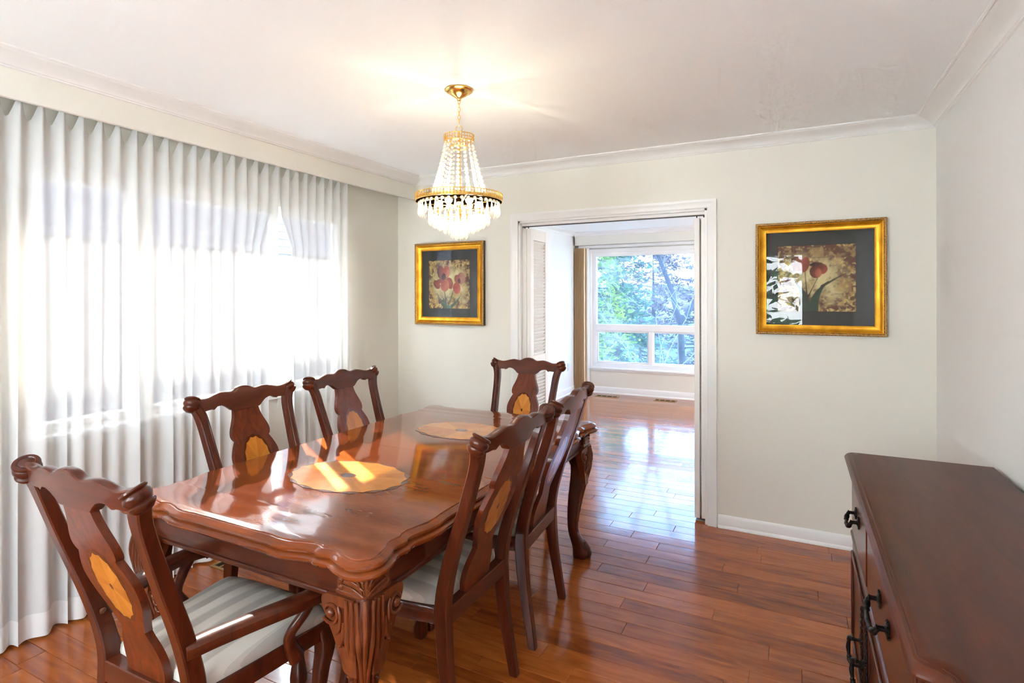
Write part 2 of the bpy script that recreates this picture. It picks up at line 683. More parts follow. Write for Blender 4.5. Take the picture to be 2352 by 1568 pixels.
def gold_mat(name, c0, c1, rough, scale, bump):
    m, n, out = new_mat(name)
    p = principled(n, out, c1, rough, metal=0.65)
    tc = nd(n, 'ShaderNodeTexCoord')
    no = nd(n, 'ShaderNodeTexNoise')
    no.inputs['Scale'].default_value = scale
    no.inputs['Detail'].default_value = 4
    n.links.new(tc.outputs['Object'], no.inputs['Vector'])
    mx = nd(n, 'ShaderNodeMix', data_type='RGBA')
    mx.inputs[6].default_value = c0
    mx.inputs[7].default_value = c1
    mr = nd(n, 'ShaderNodeMapRange')
    mr.inputs['From Min'].default_value = 0.3
    mr.inputs['From Max'].default_value = 0.62
    n.links.new(no.outputs['Fac'], mr.inputs['Value'])
    n.links.new(mr.outputs[0], mx.inputs[0])
    n.links.new(mx.outputs[2], p.inputs['Base Color'])
    b = nd(n, 'ShaderNodeBump')
    b.inputs['Strength'].default_value = bump
    b.inputs['Distance'].default_value = 0.004
    n.links.new(no.outputs['Fac'], b.inputs['Height'])
    n.links.new(b.outputs[0], p.inputs['Normal'])
    return m


M['gold'] = gold_mat('gilt_cove', srgb(190, 126, 16), srgb(226, 162, 34), 0.32, 14, 0.03)
M['gilt_orn'] = gold_mat('gilt_ornament', srgb(88, 56, 34), srgb(206, 160, 92), 0.4, 160, 0.8)
M['mat_board'] = simple('mat_board', srgb(58, 58, 58), 0.8)
M['frame_side'] = simple('frame_black', srgb(24, 18, 14), 0.5)

m_, n_, o_ = new_mat('print_ink')
p_ = principled(n_, o_, (1, 1, 1, 1), 0.6)
at_ = nd(n_, 'ShaderNodeAttribute', attribute_name='ink')
n_.links.new(at_.outputs['Color'], p_.inputs['Base Color'])
M['print'] = m_

m_, n_, o_ = new_mat('lit_bulb')
em_ = nd(n_, 'ShaderNodeEmission')
em_.inputs[0].default_value = (1.0, 0.84, 0.60, 1)
em_.inputs[1].default_value = 75.0
n_.links.new(em_.outputs[0], o_.inputs[0])
M['bulb'] = m_

# ------------------------------------------------------------------ room constants
XL, XR, YB, ZC = -3.03, 0.687, 3.807, 2.47
YB2 = YB + 0.123
YF = -1.30
XL2, YFAR, XR2 = -3.10, 8.31, 2.2
WL = (1.22, 3.20, 0.85, 2.08)     # dining window hole y0 y1 z0 z1
DO = (-1.885, -0.517, 0.0, 2.055)  # door opening in the back wall
WF = (-2.84, -1.03, 0.40, 2.17)   # far window hole
WS = (5.4, 7.2, 0.60, 2.10)       # unseen side window, added to brighten the far room
WB = (-2.45, 0.12, 1.00, 2.12)    # window behind the camera

structure('wall_left', slab_with_holes('x', XL - 0.15, XL, YF - 0.15, YB2, 0, ZC, [WL]), M['wall'], smooth=0)
structure('wall_back', slab_with_holes('y', YB, YB2, XL, XR2, -0.005, ZC, [(DO[0], DO[1], -0.005, DO[3])]), M['wall'], smooth=0)
structure('wall_right', slab_with_holes('x', XR, XR + 0.12, YF - 0.15, YB, 0, ZC, []), M['wall2'], smooth=0)
structure('wall_front', slab_with_holes('y', YF - 0.15, YF, XL, XR, 0, ZC, [WB]), M['wall'], smooth=0)
structure('wall_far', slab_with_holes('y', YFAR, YFAR + 0.15, XL2 - 0.15, XR2 + 0.15, 0, ZC, [WF]), M['wall'], smooth=0)
structure('wall_far_left', slab_with_holes('x', XL2 - 0.15, XL2, YB2, YFAR, 0, ZC, []), M['wall2'], smooth=0)
structure('wall_far_right', slab_with_holes('x', XR2, XR2 + 0.15, YB2, YFAR, 0, ZC, [WS]), M['wall2'], smooth=0)
structure('ceiling', MB().box(XL2 - 0.15, XR2 + 0.15, YF - 0.15, YFAR + 0.15, ZC, ZC + 0.15), M['ceiling'], smooth=0)
eave = structure('trim_eave', MB().box(-3.78, -3.18, -1.5, 3.9, 2.36, 2.40), M['vinyl'], smooth=0)
build('fascia', MB().box(-3.80, -3.78, -1.5, 3.9, 2.32, 2.50), M['vinyl'], eave)

# ------------------------------------------------------------------ floor with separate planks
floor = structure('floor', MB().box(XL2 - 0.15, XR2 + 0.15, YF - 0.15, YFAR + 0.15, -0.12, -0.006), M['dark_gap'], smooth=0)
PW = 0.100
rng = random.Random(11)
pm = MB()
c_ = 0.0012
pm.loft([[(-.5, -.5, -.008), (.5, -.5, -.008), (.5, .5, -.008), (-.5, .5, -.008)],
         [(-.5, -.5, -.0016), (.5, -.5, -.0016), (.5, .5, -.0016), (-.5, .5, -.0016)],
         [(-.498, -.484, 0), (.498, -.484, 0), (.498, .484, 0), (-.498, .484, 0)]])
plank_mesh = pm.mesh('plank', M['floor'], 0)
rows = []
y = YF
while y < YFAR:
    rows.append(y)
    y += PW
singles, rest = [], []
for yi, y0 in enumerate(rows):
    x = XL2 - rng.random() * 0.8
    y1 = min(y0 + PW, YFAR)
    while x < XR2:
        ln = rng.uniform(0.45, 1.25)
        xa, xb = max(x, XL2 if y0 > YB else XL), min(x + ln, XR2 if y0 > YB2 else XR)
        x += ln
        if xb - xa < 0.02:
            continue
        if YB2 - PW < y0 < YB2 + 0.0 and False:
            pass
        cx, cy = (xa + xb) / 2, (y0 + y1) / 2
        dep = 0.454 * -cx + 0.891 * cy
        lat = 0.891 * cx + 0.454 * cy
        seen = dep > 0.9 and abs(lat) < dep * 0.95 + 0.35 and dep * 0.69 > 1.48 - 0.35 and cy < 4.6
        (singles if seen else rest).append((xa, xb, y0, y1, dep))
singles.sort(key=lambda q: q[4])
rest += singles[298:]
singles = singles[:298]
for xa, xb, y0, y1, dep in singles:
    put('plank', plank_mesh, floor, ((xa + xb) / 2, (y0 + y1) / 2, rng.uniform(-0.0002, 0.0003)),
        (rng.gauss(0, 0.0022), rng.gauss(0, 0.0005), 0), (xb - xa - 0.0008, y1 - y0 - 0.0008, 1))
fm = MB()
for xa, xb, y0, y1, dep in rest:
    g = 0.0006
    t = rng.gauss(0, 0.0002)
    fm.add([(xa + g, y0 + g, -.008), (xb - g, y0 + g, -.008), (xb - g, y1 - g, -.008), (xa + g, y1 - g, -.008),
            (xa + g, y0 + g, t), (xb - g, y0 + g, t), (xb - g, y1 - g, -t), (xa + g, y1 - g, -t)],
           [(4, 5, 6, 7), (0, 1, 5, 4), (1, 2, 6, 5), (2, 3, 7, 6), (3, 0, 4, 7)])
build('plank_field', fm, M['floor'], floor, 0, kind='stuff')

# ------------------------------------------------------------------ crown, baseboards, valance, casing
CROWN = [(0.105, 0.0), (0.105, 0.006), (0.098, 0.010), (0.092, 0.009), (0.088, 0.013), (0.080, 0.016), (0.055, 0.022), (0.032, 0.033), (0.018, 0.046), (0.016, 0.050), (0.010, 0.052), (0.008, 0.057), (0.0, 0.060), (0.0, 0.0)]
BASE = [(0.0, 0.0), (0.020, 0.0), (0.020, 0.008), (0.015, 0.018), (0.012, 0.020), (0.012, 0.068), (0.008, 0.078), (0.003, 0.083), (0.0, 0.083)]


def run(profile, p0, p1, nrm, z, sign, m0=0.0, m1=0.0):
    """Sweep (offset, height) along p0->p1; nrm points into the room; m0/m1 = mitre factor at the ends."""
    p0, p1, nrm = Vector(p0), Vector(p1), Vector(nrm)
    d = (p1 - p0).normalized()
    ra, rb = [], []
    for o, h in profile:
        ra.append(Vector((p0.x, p0.y, z)) + nrm * o + d * (o * m0) + Vector((0, 0, sign * h)))
        rb.append(Vector((p1.x, p1.y, z)) + nrm * o - d * (o * m1) + Vector((0, 0, sign * h)))
    return MB().loft([ra, rb])


XV = -2.835
structure('trim_crown_back', run(CROWN, (XV, YB, 0), (XR, YB, 0), (0, -1, 0), ZC, -1, 1, 1), M['trim'], smooth=30)
structure('trim_crown_right', run(CROWN, (XR, YB, 0), (XR, YF, 0), (-1, 0, 0), ZC, -1, 1, 1), M['trim'], smooth=30)
structure('trim_crown_left', run(CROWN, (XV, YF, 0), (XV, YB, 0), (1, 0, 0), ZC, -1, 1, 1), M['trim'], smooth=30)
val = structure('trim_valance', MB().box(XV - 0.022, XV, YF, YB, 2.292, ZC, 0.002), M['wall'], smooth=0)
build('track', MB().box(-2.97, -2.93, 0.3, 3.2, 2.40, 2.425), M['track'], val)
structure('baseboard_back', run(BASE, (-0.452, YB, 0), (XR, YB, 0), (0, -1, 0), 0, 1, 0, 1), M['trim'], smooth=30)
structure('baseboard_back_left', run(BASE, (XL, YB, 0), (-1.944, YB, 0), (0, -1, 0), 0, 1, 1, 0), M['trim'], smooth=30)
structure('baseboard_right', run(BASE, (XR, YB, 0), (XR, YF, 0), (-1, 0, 0), 0, 1, 1, 0), M['trim'], smooth=30)
structure('baseboard_left', run(BASE, (XL, YF, 0), (XL, YB, 0), (1, 0, 0), 0, 1, 0, 1), M['trim'], smooth=30)
structure('baseboard_far', run([(a, b * 1.25) for a, b in BASE], (XL2, YFAR, 0), (XR2, YFAR, 0), (0, -1, 0), 0, 1, 1, 0), M['trim'], smooth=30)
structure('baseboard_far_left', run([(a, b * 1.25) for a, b in BASE], (XL2, YB2, 0), (XL2, YFAR, 0), (1, 0, 0), 0, 1, 0, 1), M['trim'], smooth=30)
structure('trim_crown_far_left', run(CROWN, (XL2, YB2, 0), (XL2, YFAR, 0), (1, 0, 0), ZC, -1, 0, 1), M['trim'], smooth=30)

# door casing: three mitred boards with an inner bead and a backband step, plus jamb boards and head
cas = empty('trim_casing', (0, 0, 0), kind='structure')
CW = 0.058
CP = [(0.0, 0.0), (0.010, 0.0), (0.012, 0.004), (0.014, 0.010), (0.015, 0.040), (0.018, 0.046), (0.018, CW), (0.0, CW)]


def casing_leg(xi, sgn, ztop):
    ra = [(xi + sgn * w, YB - t, 0.0) for t, w in CP]
    rb = [(xi + sgn * w, YB - t, ztop + w) for t, w in CP]
    return MB().loft([ra, rb])


build('casing_board', casing_leg(DO[0], -1, DO[3]), M['trim'], cas, 30)
build('casing_board', casing_leg(DO[1], 1, DO[3]), M['trim'], cas, 30)
build('casing_board', MB().loft([[(DO[0] - w, YB - t, DO[3] + w) for t, w in CP], [(DO[1] + w, YB - t, DO[3] + w) for t, w in CP]]), M['trim'], cas, 30)
build('jamb_board', MB().box(DO[0], DO[0] + 0.016, YB - 0.002, YB2 + 0.002, 0, DO[3], 0.001), M['trim'], cas)
build('jamb_board', MB().box(DO[1] - 0.016, DO[1], YB - 0.002, YB2 + 0.002, 0, DO[3], 0.001), M['trim'], cas)
build('jamb_board', MB().box(DO[0], DO[1], YB - 0.002, YB2 + 0.002, DO[3] - 0.014, DO[3], 0.001), M['trim'], cas)
build('head_strip', MB().box(DO[0] + 0.016, DO[1] - 0.016, YB + 0.028, YB + 0.040, 2.020, 2.042, 0.002), M['trim'], cas)
build('track', MB().box(DO[0] + 0.016, DO[1] - 0.016, YB + 0.040, YB + 0.070, 2.016, 2.042), M['track'], cas)

# ------------------------------------------------------------------ folded louvred doors
PT, PWD, PZ0, PZ1 = 0.034, 0.335, 0.018, 2.004
slat_mb = MB()
slat_mb.box(-0.0162, 0.0162, -0.112, 0.112, -0.0035, 0.0035, 0.001)
slat_mb.xf(Matrix.Rotation(R(-52), 4, 'Y'))
slat_mesh = slat_mb.mesh('slat', M['door'], 0)


def door_leaf(parent, x0, y0):
    lf = build('leaf_stile', MB().box(x0, x0 + PT, y0, y0 + 0.055, PZ0, PZ1, 0.002), M['door'], parent)
    build('leaf_stile', MB().box(x0, x0 + PT, y0 + PWD - 0.055, y0 + PWD, PZ0, PZ1, 0.002), M['door'], parent)
    for za, zb in ((PZ0, PZ0 + 0.14), (0.95, 1.03), (PZ1 - 0.085, PZ1)):
        build('leaf_rail', MB().box(x0 + 0.002, x0 + PT - 0.002, y0 + 0.054, y0 + PWD - 0.054, za, zb, 0.001), M['door'], parent)
    z = PZ1 - 0.085 - 0.016
    while z > PZ0 + 0.15:
        if not 0.945 < z < 1.035:
            put('slat', slat_mesh, parent, (x0 + PT / 2, y0 + PWD / 2, z))
        z -= 0.0262


d1 = empty('door_1', (0, 0, 0), kind='structure')
door_leaf(d1, -1.836, YB + 0.045)
door_leaf(d1, -1.872 - 0.0, YB + 0.045)
d2 = empty('door_2', (0, 0, 0), kind='structure')
door_leaf(d2, -0.606, YB + 0.045)
door_leaf(d2, -0.562, YB + 0.045)
for dd, xs in ((d1, (-1.855, -1.825)), (d2, (-0.590, -0.545))):
    for xx in xs:
        build('pivot', MB().lathe([(0.004, 0), (0.004, 0.022), (0.007, 0.022), (0.007, 0.03)], 12, (xx, YB + 0.058, PZ1 - 0.008)), M['track'], dd)
build('pivot_bracket', MB().box(-0.60, -0.535, YB + 0.045, YB + 0.075, 0.001, 0.006, 0.001), M['hinge'], d2)
build('hinge', MB().box(-0.528, -0.523, YB + 0.04, YB + 0.065, 0.86, 0.94, 0.001), M['hinge'], d2)


# ------------------------------------------------------------------ windows
def framed(parent, axis, p0, p1, a0, a1, b0, b1, w, mat, name='frame'):
    """four boards round a rectangle"""
    def B(aa, ab, ba, bb):
        return MB().box(p0, p1, aa, ab, ba, bb, 0.003) if axis == 'x' else MB().box(aa, ab, p0, p1, ba, bb, 0.003)
    for q in ((a0, a1, b1 - w, b1), (a0, a1, b0, b0 + w), (a0, a0 + w, b0 + w, b1 - w), (a1 - w, a1, b0 + w, b1 - w)):
        build(name, B(*q), mat, parent)


w1 = empty('window_1', (0, 0, 0), kind='structure')
framed(w1, 'x', XL - 0.12, XL - 0.05, WL[0], WL[1], WL[2], WL[3], 0.05, M['vinyl'])
for ya, yb in ((1.68, 1.80), (2.582, 2.615)):
    build('mullion', MB().box(XL - 0.12, XL - 0.05, ya, yb, WL[2] + 0.05, WL[3] - 0.05, 0.003), M['vinyl'], w1)
for ya, yb in ((1.27, 1.68), (1.80, 2.582), (2.615, 3.15)):
    build('pane', MB().box(XL - 0.087, XL - 0.083, ya, yb, WL[2] + 0.05, WL[3] - 0.05), M['glass'], w1)
build('sill', MB().box(XL - 0.06, XL + 0.03, WL[0] - 0.04, WL[1] + 0.04, WL[2] - 0.025, WL[2] + 0.004, 0.004), M['trim'], w1)

w2 = empty('window_2', (0, 0, 0), kind='structure')
framed(w2, 'y', YFAR - 0.018, YFAR, WF[0] - 0.055, WF[1] + 0.055, WF[2] - 0.055, WF[3] + 0.055, 0.06, M['trim'], 'casing_board')
framed(w2, 'y', YFAR + 0.02, YFAR + 0.10, WF[0], WF[1], WF[2], WF[3], 0.065, M['vinyl'])
build('mid_rail', MB().box(WF[0] + 0.065, WF[1] - 0.065, YFAR + 0.015, YFAR + 0.10, 0.965, 1.062, 0.004), M['vinyl'], w2)
build('meeting_stile', MB().box(-1.965, -1.905, YFAR + 0.02, YFAR + 0.07, 0.465, 0.965, 0.003), M['vinyl'], w2)
framed(w2, 'y', YFAR + 0.04, YFAR + 0.065, WF[0] + 0.065, -1.96, 0.465, 0.965, 0.028, M['vinyl'], 'sash')
framed(w2, 'y', YFAR + 0.07, YFAR + 0.095, -1.92, WF[1] - 0.065, 0.465, 0.965, 0.028, M['vinyl'], 'sash')
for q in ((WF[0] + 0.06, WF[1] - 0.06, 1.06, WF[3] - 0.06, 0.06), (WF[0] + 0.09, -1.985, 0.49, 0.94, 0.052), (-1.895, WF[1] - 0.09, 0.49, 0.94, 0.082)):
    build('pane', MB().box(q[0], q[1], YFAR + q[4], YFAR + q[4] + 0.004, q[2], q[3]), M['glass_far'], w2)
build('sill', MB().box(WF[0] - 0.075, WF[1] + 0.075, YFAR - 0.04, YFAR + 0.02, WF[2] - 0.03, WF[2] - 0.004, 0.004), M['trim'], w2)

w3 = empty('window_3', (0, 0, 0), kind='structure')
framed(w3, 'y', YF - 0.11, YF - 0.03, WB[0], WB[1], WB[2], WB[3], 0.05, M['vinyl'])
w4 = empty('fill_window', (0, 0, 0), kind='structure')  # made-up window, lets extra light into the far room
framed(w4, 'x', XR2 + 0.03, XR2 + 0.11, WS[0], WS[1], WS[2], WS[3], 0.05, M['vinyl'])
build('pane', MB().box(XR2 + 0.068, XR2 + 0.072, WS[0] + 0.05, WS[1] - 0.05, WS[2] + 0.05, WS[3] - 0.05), M['glass'], w4)
build('mullion', MB().box(-1.34, -1.28, YF - 0.11, YF - 0.03, WB[2] + 0.05, WB[3] - 0.05, 0.003), M['vinyl'], w3)
for xa, xb in ((WB[0] + 0.05, -1.34), (-1.28, WB[1] - 0.05)):
    build('pane', MB().box(xa, xb, YF - 0.072, YF - 0.068, WB[2] + 0.05, WB[3] - 0.05), M['glass'], w3)

# pelmet over the far window and its blinds
pel = structure('trim_pelmet', MB().box(-3.06, XR2, YFAR - 0.16, YFAR - 0.14, 2.275, 2.42, 0.003), M['wall'])
build('pelmet_return', MB().box(-3.06, -3.04, YFAR - 0.14, YFAR, 2.275, 2.42, 0.003), M['wall'], pel)
build('cornice', run(CROWN, (-3.06, YFAR - 0.16, 0), (XR2, YFAR - 0.16, 0), (0, -1, 0), ZC, -1, 0, 0), M['trim'], pel, 30)
build('head_rail', MB().box(-3.02, -0.9, YFAR - 0.10, YFAR - 0.06, 2.235, 2.275, 0.003), M['vinyl'], pel)
M['vane'] = sheer_mat('blind_vane', 0.0, srgb(246, 226, 192), 0.4)
vb = empty('vertical_blind', (-2.99, YFAR - 0.08, 0), label='tan vertical blind drawn back in a stack beside the far window', category='blind')
vm = MB()
vm.loft([[(-0.044 + 0.088 * t, 0.006 * math.sin(math.pi * t), z) for t in [k / 6 for k in range(7)]] + [(-0.044 + 0.088 * t, 0.006 * math.sin(math.pi * t) + 0.0012, z) for t in [k / 6 for k in range(6, -1, -1)]] for z in (0.04, 2.235)])
vane_mesh = vm.mesh('vane', M['vane'], 30)
for i in range(8):
    put('vane', vane_mesh, vb, (-0.075 + i * 0.021, 0, 0), (0, 0, R(74 + 4 * (i % 2))))
build('end_post', MB().box(-2.905, -2.872, YFAR - 0.07, YFAR - 0.02, 0.11, 2.24, 0.003), M['trim'], pel)

# switch plate, floor registers
M['plate'] = simple('plate_plastic', srgb(214, 216, 222), 0.4)
sp = empty('outlet_plate', (XL2, 7.96, 0.42), label='small white outlet plate on the far room side wall', category='outlet')
build('plate', MB().box(0, 0.007, -0.036, 0.036, -0.058, 0.058, 0.003), M['plate'], sp)
build('socket', MB().box(0.006, 0.009, -0.017, 0.017, 0.010, 0.040, 0.002), M['plate'], sp)
build('socket', MB().box(0.006, 0.009, -0.017, 0.017, -0.040, -0.010, 0.002), M['plate'], sp)
M['register'] = simple('register_brass', srgb(176, 140, 84), 0.4, 0.6)


def register(label, x, y, lx, ly, rz=0, n=4):
    g = empty('floor_register', (x, y, 0.0), rz, label=label, category='floor vent')
    fr = MB().box(-lx / 2, lx / 2, -ly / 2, -ly / 2 + 0.016, 0.0005, 0.006, 0.001)
    fr.box(-lx / 2, lx / 2, ly / 2 - 0.016, ly / 2, 0.0005, 0.006, 0.001)
    fr.box(-lx / 2, -lx / 2 + 0.016, -ly / 2 + 0.016, ly / 2 - 0.016, 0.0005, 0.006, 0.001)
    fr.box(lx / 2 - 0.016, lx / 2, -ly / 2 + 0.016, ly / 2 - 0.016, 0.0005, 0.006, 0.001)
    build('frame', fr, M['register'], g)
    build('opening', MB().box(-lx / 2 + 0.015, lx / 2 - 0.015, -ly / 2 + 0.015, ly / 2 - 0.015, 0.0004, 0.0015), M['dark_gap'], g)
    bar = MB().box(-0.005, 0.005, -ly / 2 + 0.016, ly / 2 - 0.016, 0.0012, 0.005, 0.001).mesh('bar', M['register'], 0)
    for k in range(1, n):
        put('bar', bar, g, (-lx / 2 + lx * k / n, 0, 0))


register('brass floor register below the left end of the far window', -2.52, 8.05, 0.34, 0.13)
register('brass floor register below the middle of the far window', -1.675, 8.09, 0.31, 0.13)
register('brass floor register by the curtain hem behind the near window chair', -2.825, 2.125, 0.12, 0.28, n=2)


# ------------------------------------------------------------------ sheer curtains
def curtain(name, ya, yb, seed, label, pleat=0.078, part_a=0.0, part_b=0.0):
    rg = random.Random(seed)
    npl = max(2, round((yb - ya) / pleat))
    ph = [rg.uniform(-0.9, 0.9) for _ in range(npl + 3)]
    am = [rg.uniform(0.55, 1.25) for _ in range(npl + 3)]
    N = npl * 12
    zs = [0.012, 0.10, 0.3, 0.6, 0.9, 1.2, 1.5, 1.8, 2.0, 2.10, 2.16, 2.21, 2.25, 2.29, 2.33]

    def pt(u, z, dx=0.0):
        s = u * npl
        k = int(s)
        fr = s - k
        a0 = lerp(am[k], am[k + 1], fr)
        p0 = lerp(ph[k], ph[k + 1], fr)
        t = min(1, max(0, (2.33 - z) / 1.6))
        ztop = 2.345 - 0.10 * (0.5 + 0.5 * math.cos(2 * math.pi * (s - 0.5))) ** 1.6
        if z >= 2.33:
            z = ztop
        elif z > 2.0:
            z = 2.0 + (z - 2.0) * (ztop - 2.0) / 0.33
        narrow = max(0.0, (z - 2.0) / 0.35)
        head = 0.018 * math.cos(2 * math.pi * s)
        body = (0.011 + 0.011 * t) * a0 * math.cos(2 * math.pi * s + p0 * t * 2.2) + 0.012 * t * math.sin(2 * math.pi * s * 0.37 + seed)
        x = -2.945 + lerp(body, head, narrow) + dx
        k_open = min(1.0, max(0.0, (2.02 - z) / 0.20))
        yy = lerp(ya, yb, u) + part_a * k_open * (1 - u) ** 4 - part_b * k_open * u ** 10 + 0.012 * t * math.sin(2 * math.pi * s * 0.5 + p0 * 2) * (1 - (2 * u - 1) ** 8)
        pinch = 0.55 * narrow * pleat / (2 * math.pi) * math.sin(2 * math.pi * (s))
        return (x, yy - pinch, z)
    g = empty(name, (0, 0, 0), label=label, category='curtain')
    mb = MB()
    mb.loft([[pt(i / N * 0.9999, z) for i in range(N + 1)] for z in zs], False, False)
    build('sheer_panel', mb, M['sheer'], g, 80)
    hb = MB()
    hb.loft([[pt(i / N * 0.9999, z, 0.0015) for i in range(N + 1)] for z in (0.012, 0.06, 0.115)], False, False)
    build('hem', hb, M['hem'], g, 80)
    return g


curtain('sheer_curtain', 0.62, 2.490, 3, 'wide white sheer curtain panel covering the nearer window panes', part_b=0.09)
curtain('sheer_curtain', 2.500, 3.10, 8, 'narrow white sheer curtain panel near the room corner', part_a=0.095)

# ------------------------------------------------------------------ dining table
TX, TY, TZ = -1.605, 2.125, 0.765
HX, HY = 0.548, 0.943
table = empty('dining_table', (TX, TY, 0), label='long dark cherry dining table with serpentine edge and oval inlays', category='table')
EDGE = [(0.36, 0.0), (0.32, 0.004), (0.28, 0.001), (0.245, -0.009), (0.205, -0.018), (0.175, -0.016), (0.158, -0.008), (0.150, -0.011),
        (0.120, -0.015), (0.095, -0.009), (0.072, 0.002), (0.050, 0.008)]


def half_outline():
    """from (HX,0) along the side to the corner, along the end, back to (-HX,0); y>=0"""
    q = [Vector((HX, 0)), Vector((HX, 0.2)), Vector((HX, 0.4))]
    side = [Vector((HX + o, HY - u)) for u, o in EDGE]
    front = [Vector((HX - u, HY + o)) for u, o in EDGE][::-1]
    corner = [Vector((HX + 0.012, HY - 0.030)), Vector((HX + 0.008, HY - 0.012)), Vector((HX - 0.001, HY - 0.001)), Vector((HX - 0.012, HY + 0.008)), Vector((HX - 0.030, HY + 0.012))]
    side, front, corner = [[Vector((p.x, p.y, 0)) for p in L] for L in (side, front, corner)]
    cusp = 6
    pts = [Vector((p.x, p.y, 0)) for p in q]
    pts += catmull(side[:cusp + 1], 4)[:-1] + catmull(side[cusp:] + corner + front[:len(front) - cusp], 4)[:-1] + catmull(front[len(front) - 1 - cusp:], 4)
    pts += [Vector((x, HY, 0)) for x in (0.1,)]
    left = [Vector((-p.x, p.y, 0)) for p in pts[::-1]]
    return pts + left


HO = half_outline()


def offset_line(pts, d, ends_x=True):
    out = []
    n = len(pts)
    for i, p in enumerate(pts):
        t = (pts[min(i + 1, n - 1)] - pts[max(i - 1, 0)])
        t.normalize()
        nn = Vector((t.y, -t.x, 0))
        q = p + nn * d
        if i in (0, n - 1):
            q.y = 0
        out.append(q)
    return out


PROF = [(0.0, 0.0), (0.003, -0.0005), (0.005, -0.0035), (0.010, -0.0035), (0.013, -0.006), (0.020, -0.008), (0.026, -0.013), (0.0275, -0.019), (0.025, -0.025),
        (0.020, -0.0275), (0.022, -0.0295), (0.030, -0.031), (0.0355, -0.036), (0.036, -0.042), (0.032, -0.048), (0.024, -0.0505), (0.004, -0.0505)]


def top_half(sgn):
    rings = []
    for o, z in PROF:
        rings.append([Vector((p.x, sgn * (p.y + 0.0006), TZ + z)) for p in offset_line(HO, o)])
    n = len(HO)
    mb = MB()
    mb.loft(rings, False, False)
    top = list(range(n))
    bot = [(len(PROF) - 1) * n + j for j in range(n)]
    mb.f.append(tuple(top))
    mb.f.append(tuple(bot[::-1]))
    mb.f.append(tuple([k * n for k in range(len(PROF))] + [k * n + n - 1 for k in range(len(PROF) - 1, -1, -1)]))
    return mb


build('table_top', top_half(1), M['tabletop'], table, 35)
build('table_top', top_half(-1), M['tabletop'], table, 35)
AX, AY = 0.530, 0.925
for sgn in (-1, 1):
    ap = build('apron', MB().box(-AX + 0.09, AX - 0.09, sgn * AY, sgn * (AY - 0.022), 0.632, 0.717, 0.001), M['cherry_x'], table)
    build('apron_bead', MB().box(-AX + 0.085, AX - 0.085, sgn * (AY + 0.006), sgn * (AY - 0.022), 0.616, 0.633, 0.004), M['cherry_x'], ap)
    ap = build('apron', MB().box(sgn * AX, sgn * (AX - 0.022), -AY + 0.09, AY - 0.09, 0.632, 0.717, 0.001), M['cherry_y'], table)
    build('apron_bead', MB().box(sgn * (AX + 0.006), sgn * (AX - 0.022), -AY + 0.085, AY - 0.085, 0.616, 0.633, 0.004), M['cherry_y'], ap)


def spiral(c, u, v, r0, r1, turns, n=26, a0=0.0, lift=None):
    c, u, v = Vector(c), Vector(u), Vector(v)
    out = []
    for i in range(n):
        t = i / (n - 1)
        a = a0 + turns * 2 * math.pi * t
        r = lerp(r0, r1, t ** 0.8)
        out.append(c + u * r * math.cos(a) + v * r * math.sin(a) + (lift * t if lift is not None else Vector((0, 0, 0))))
    return out


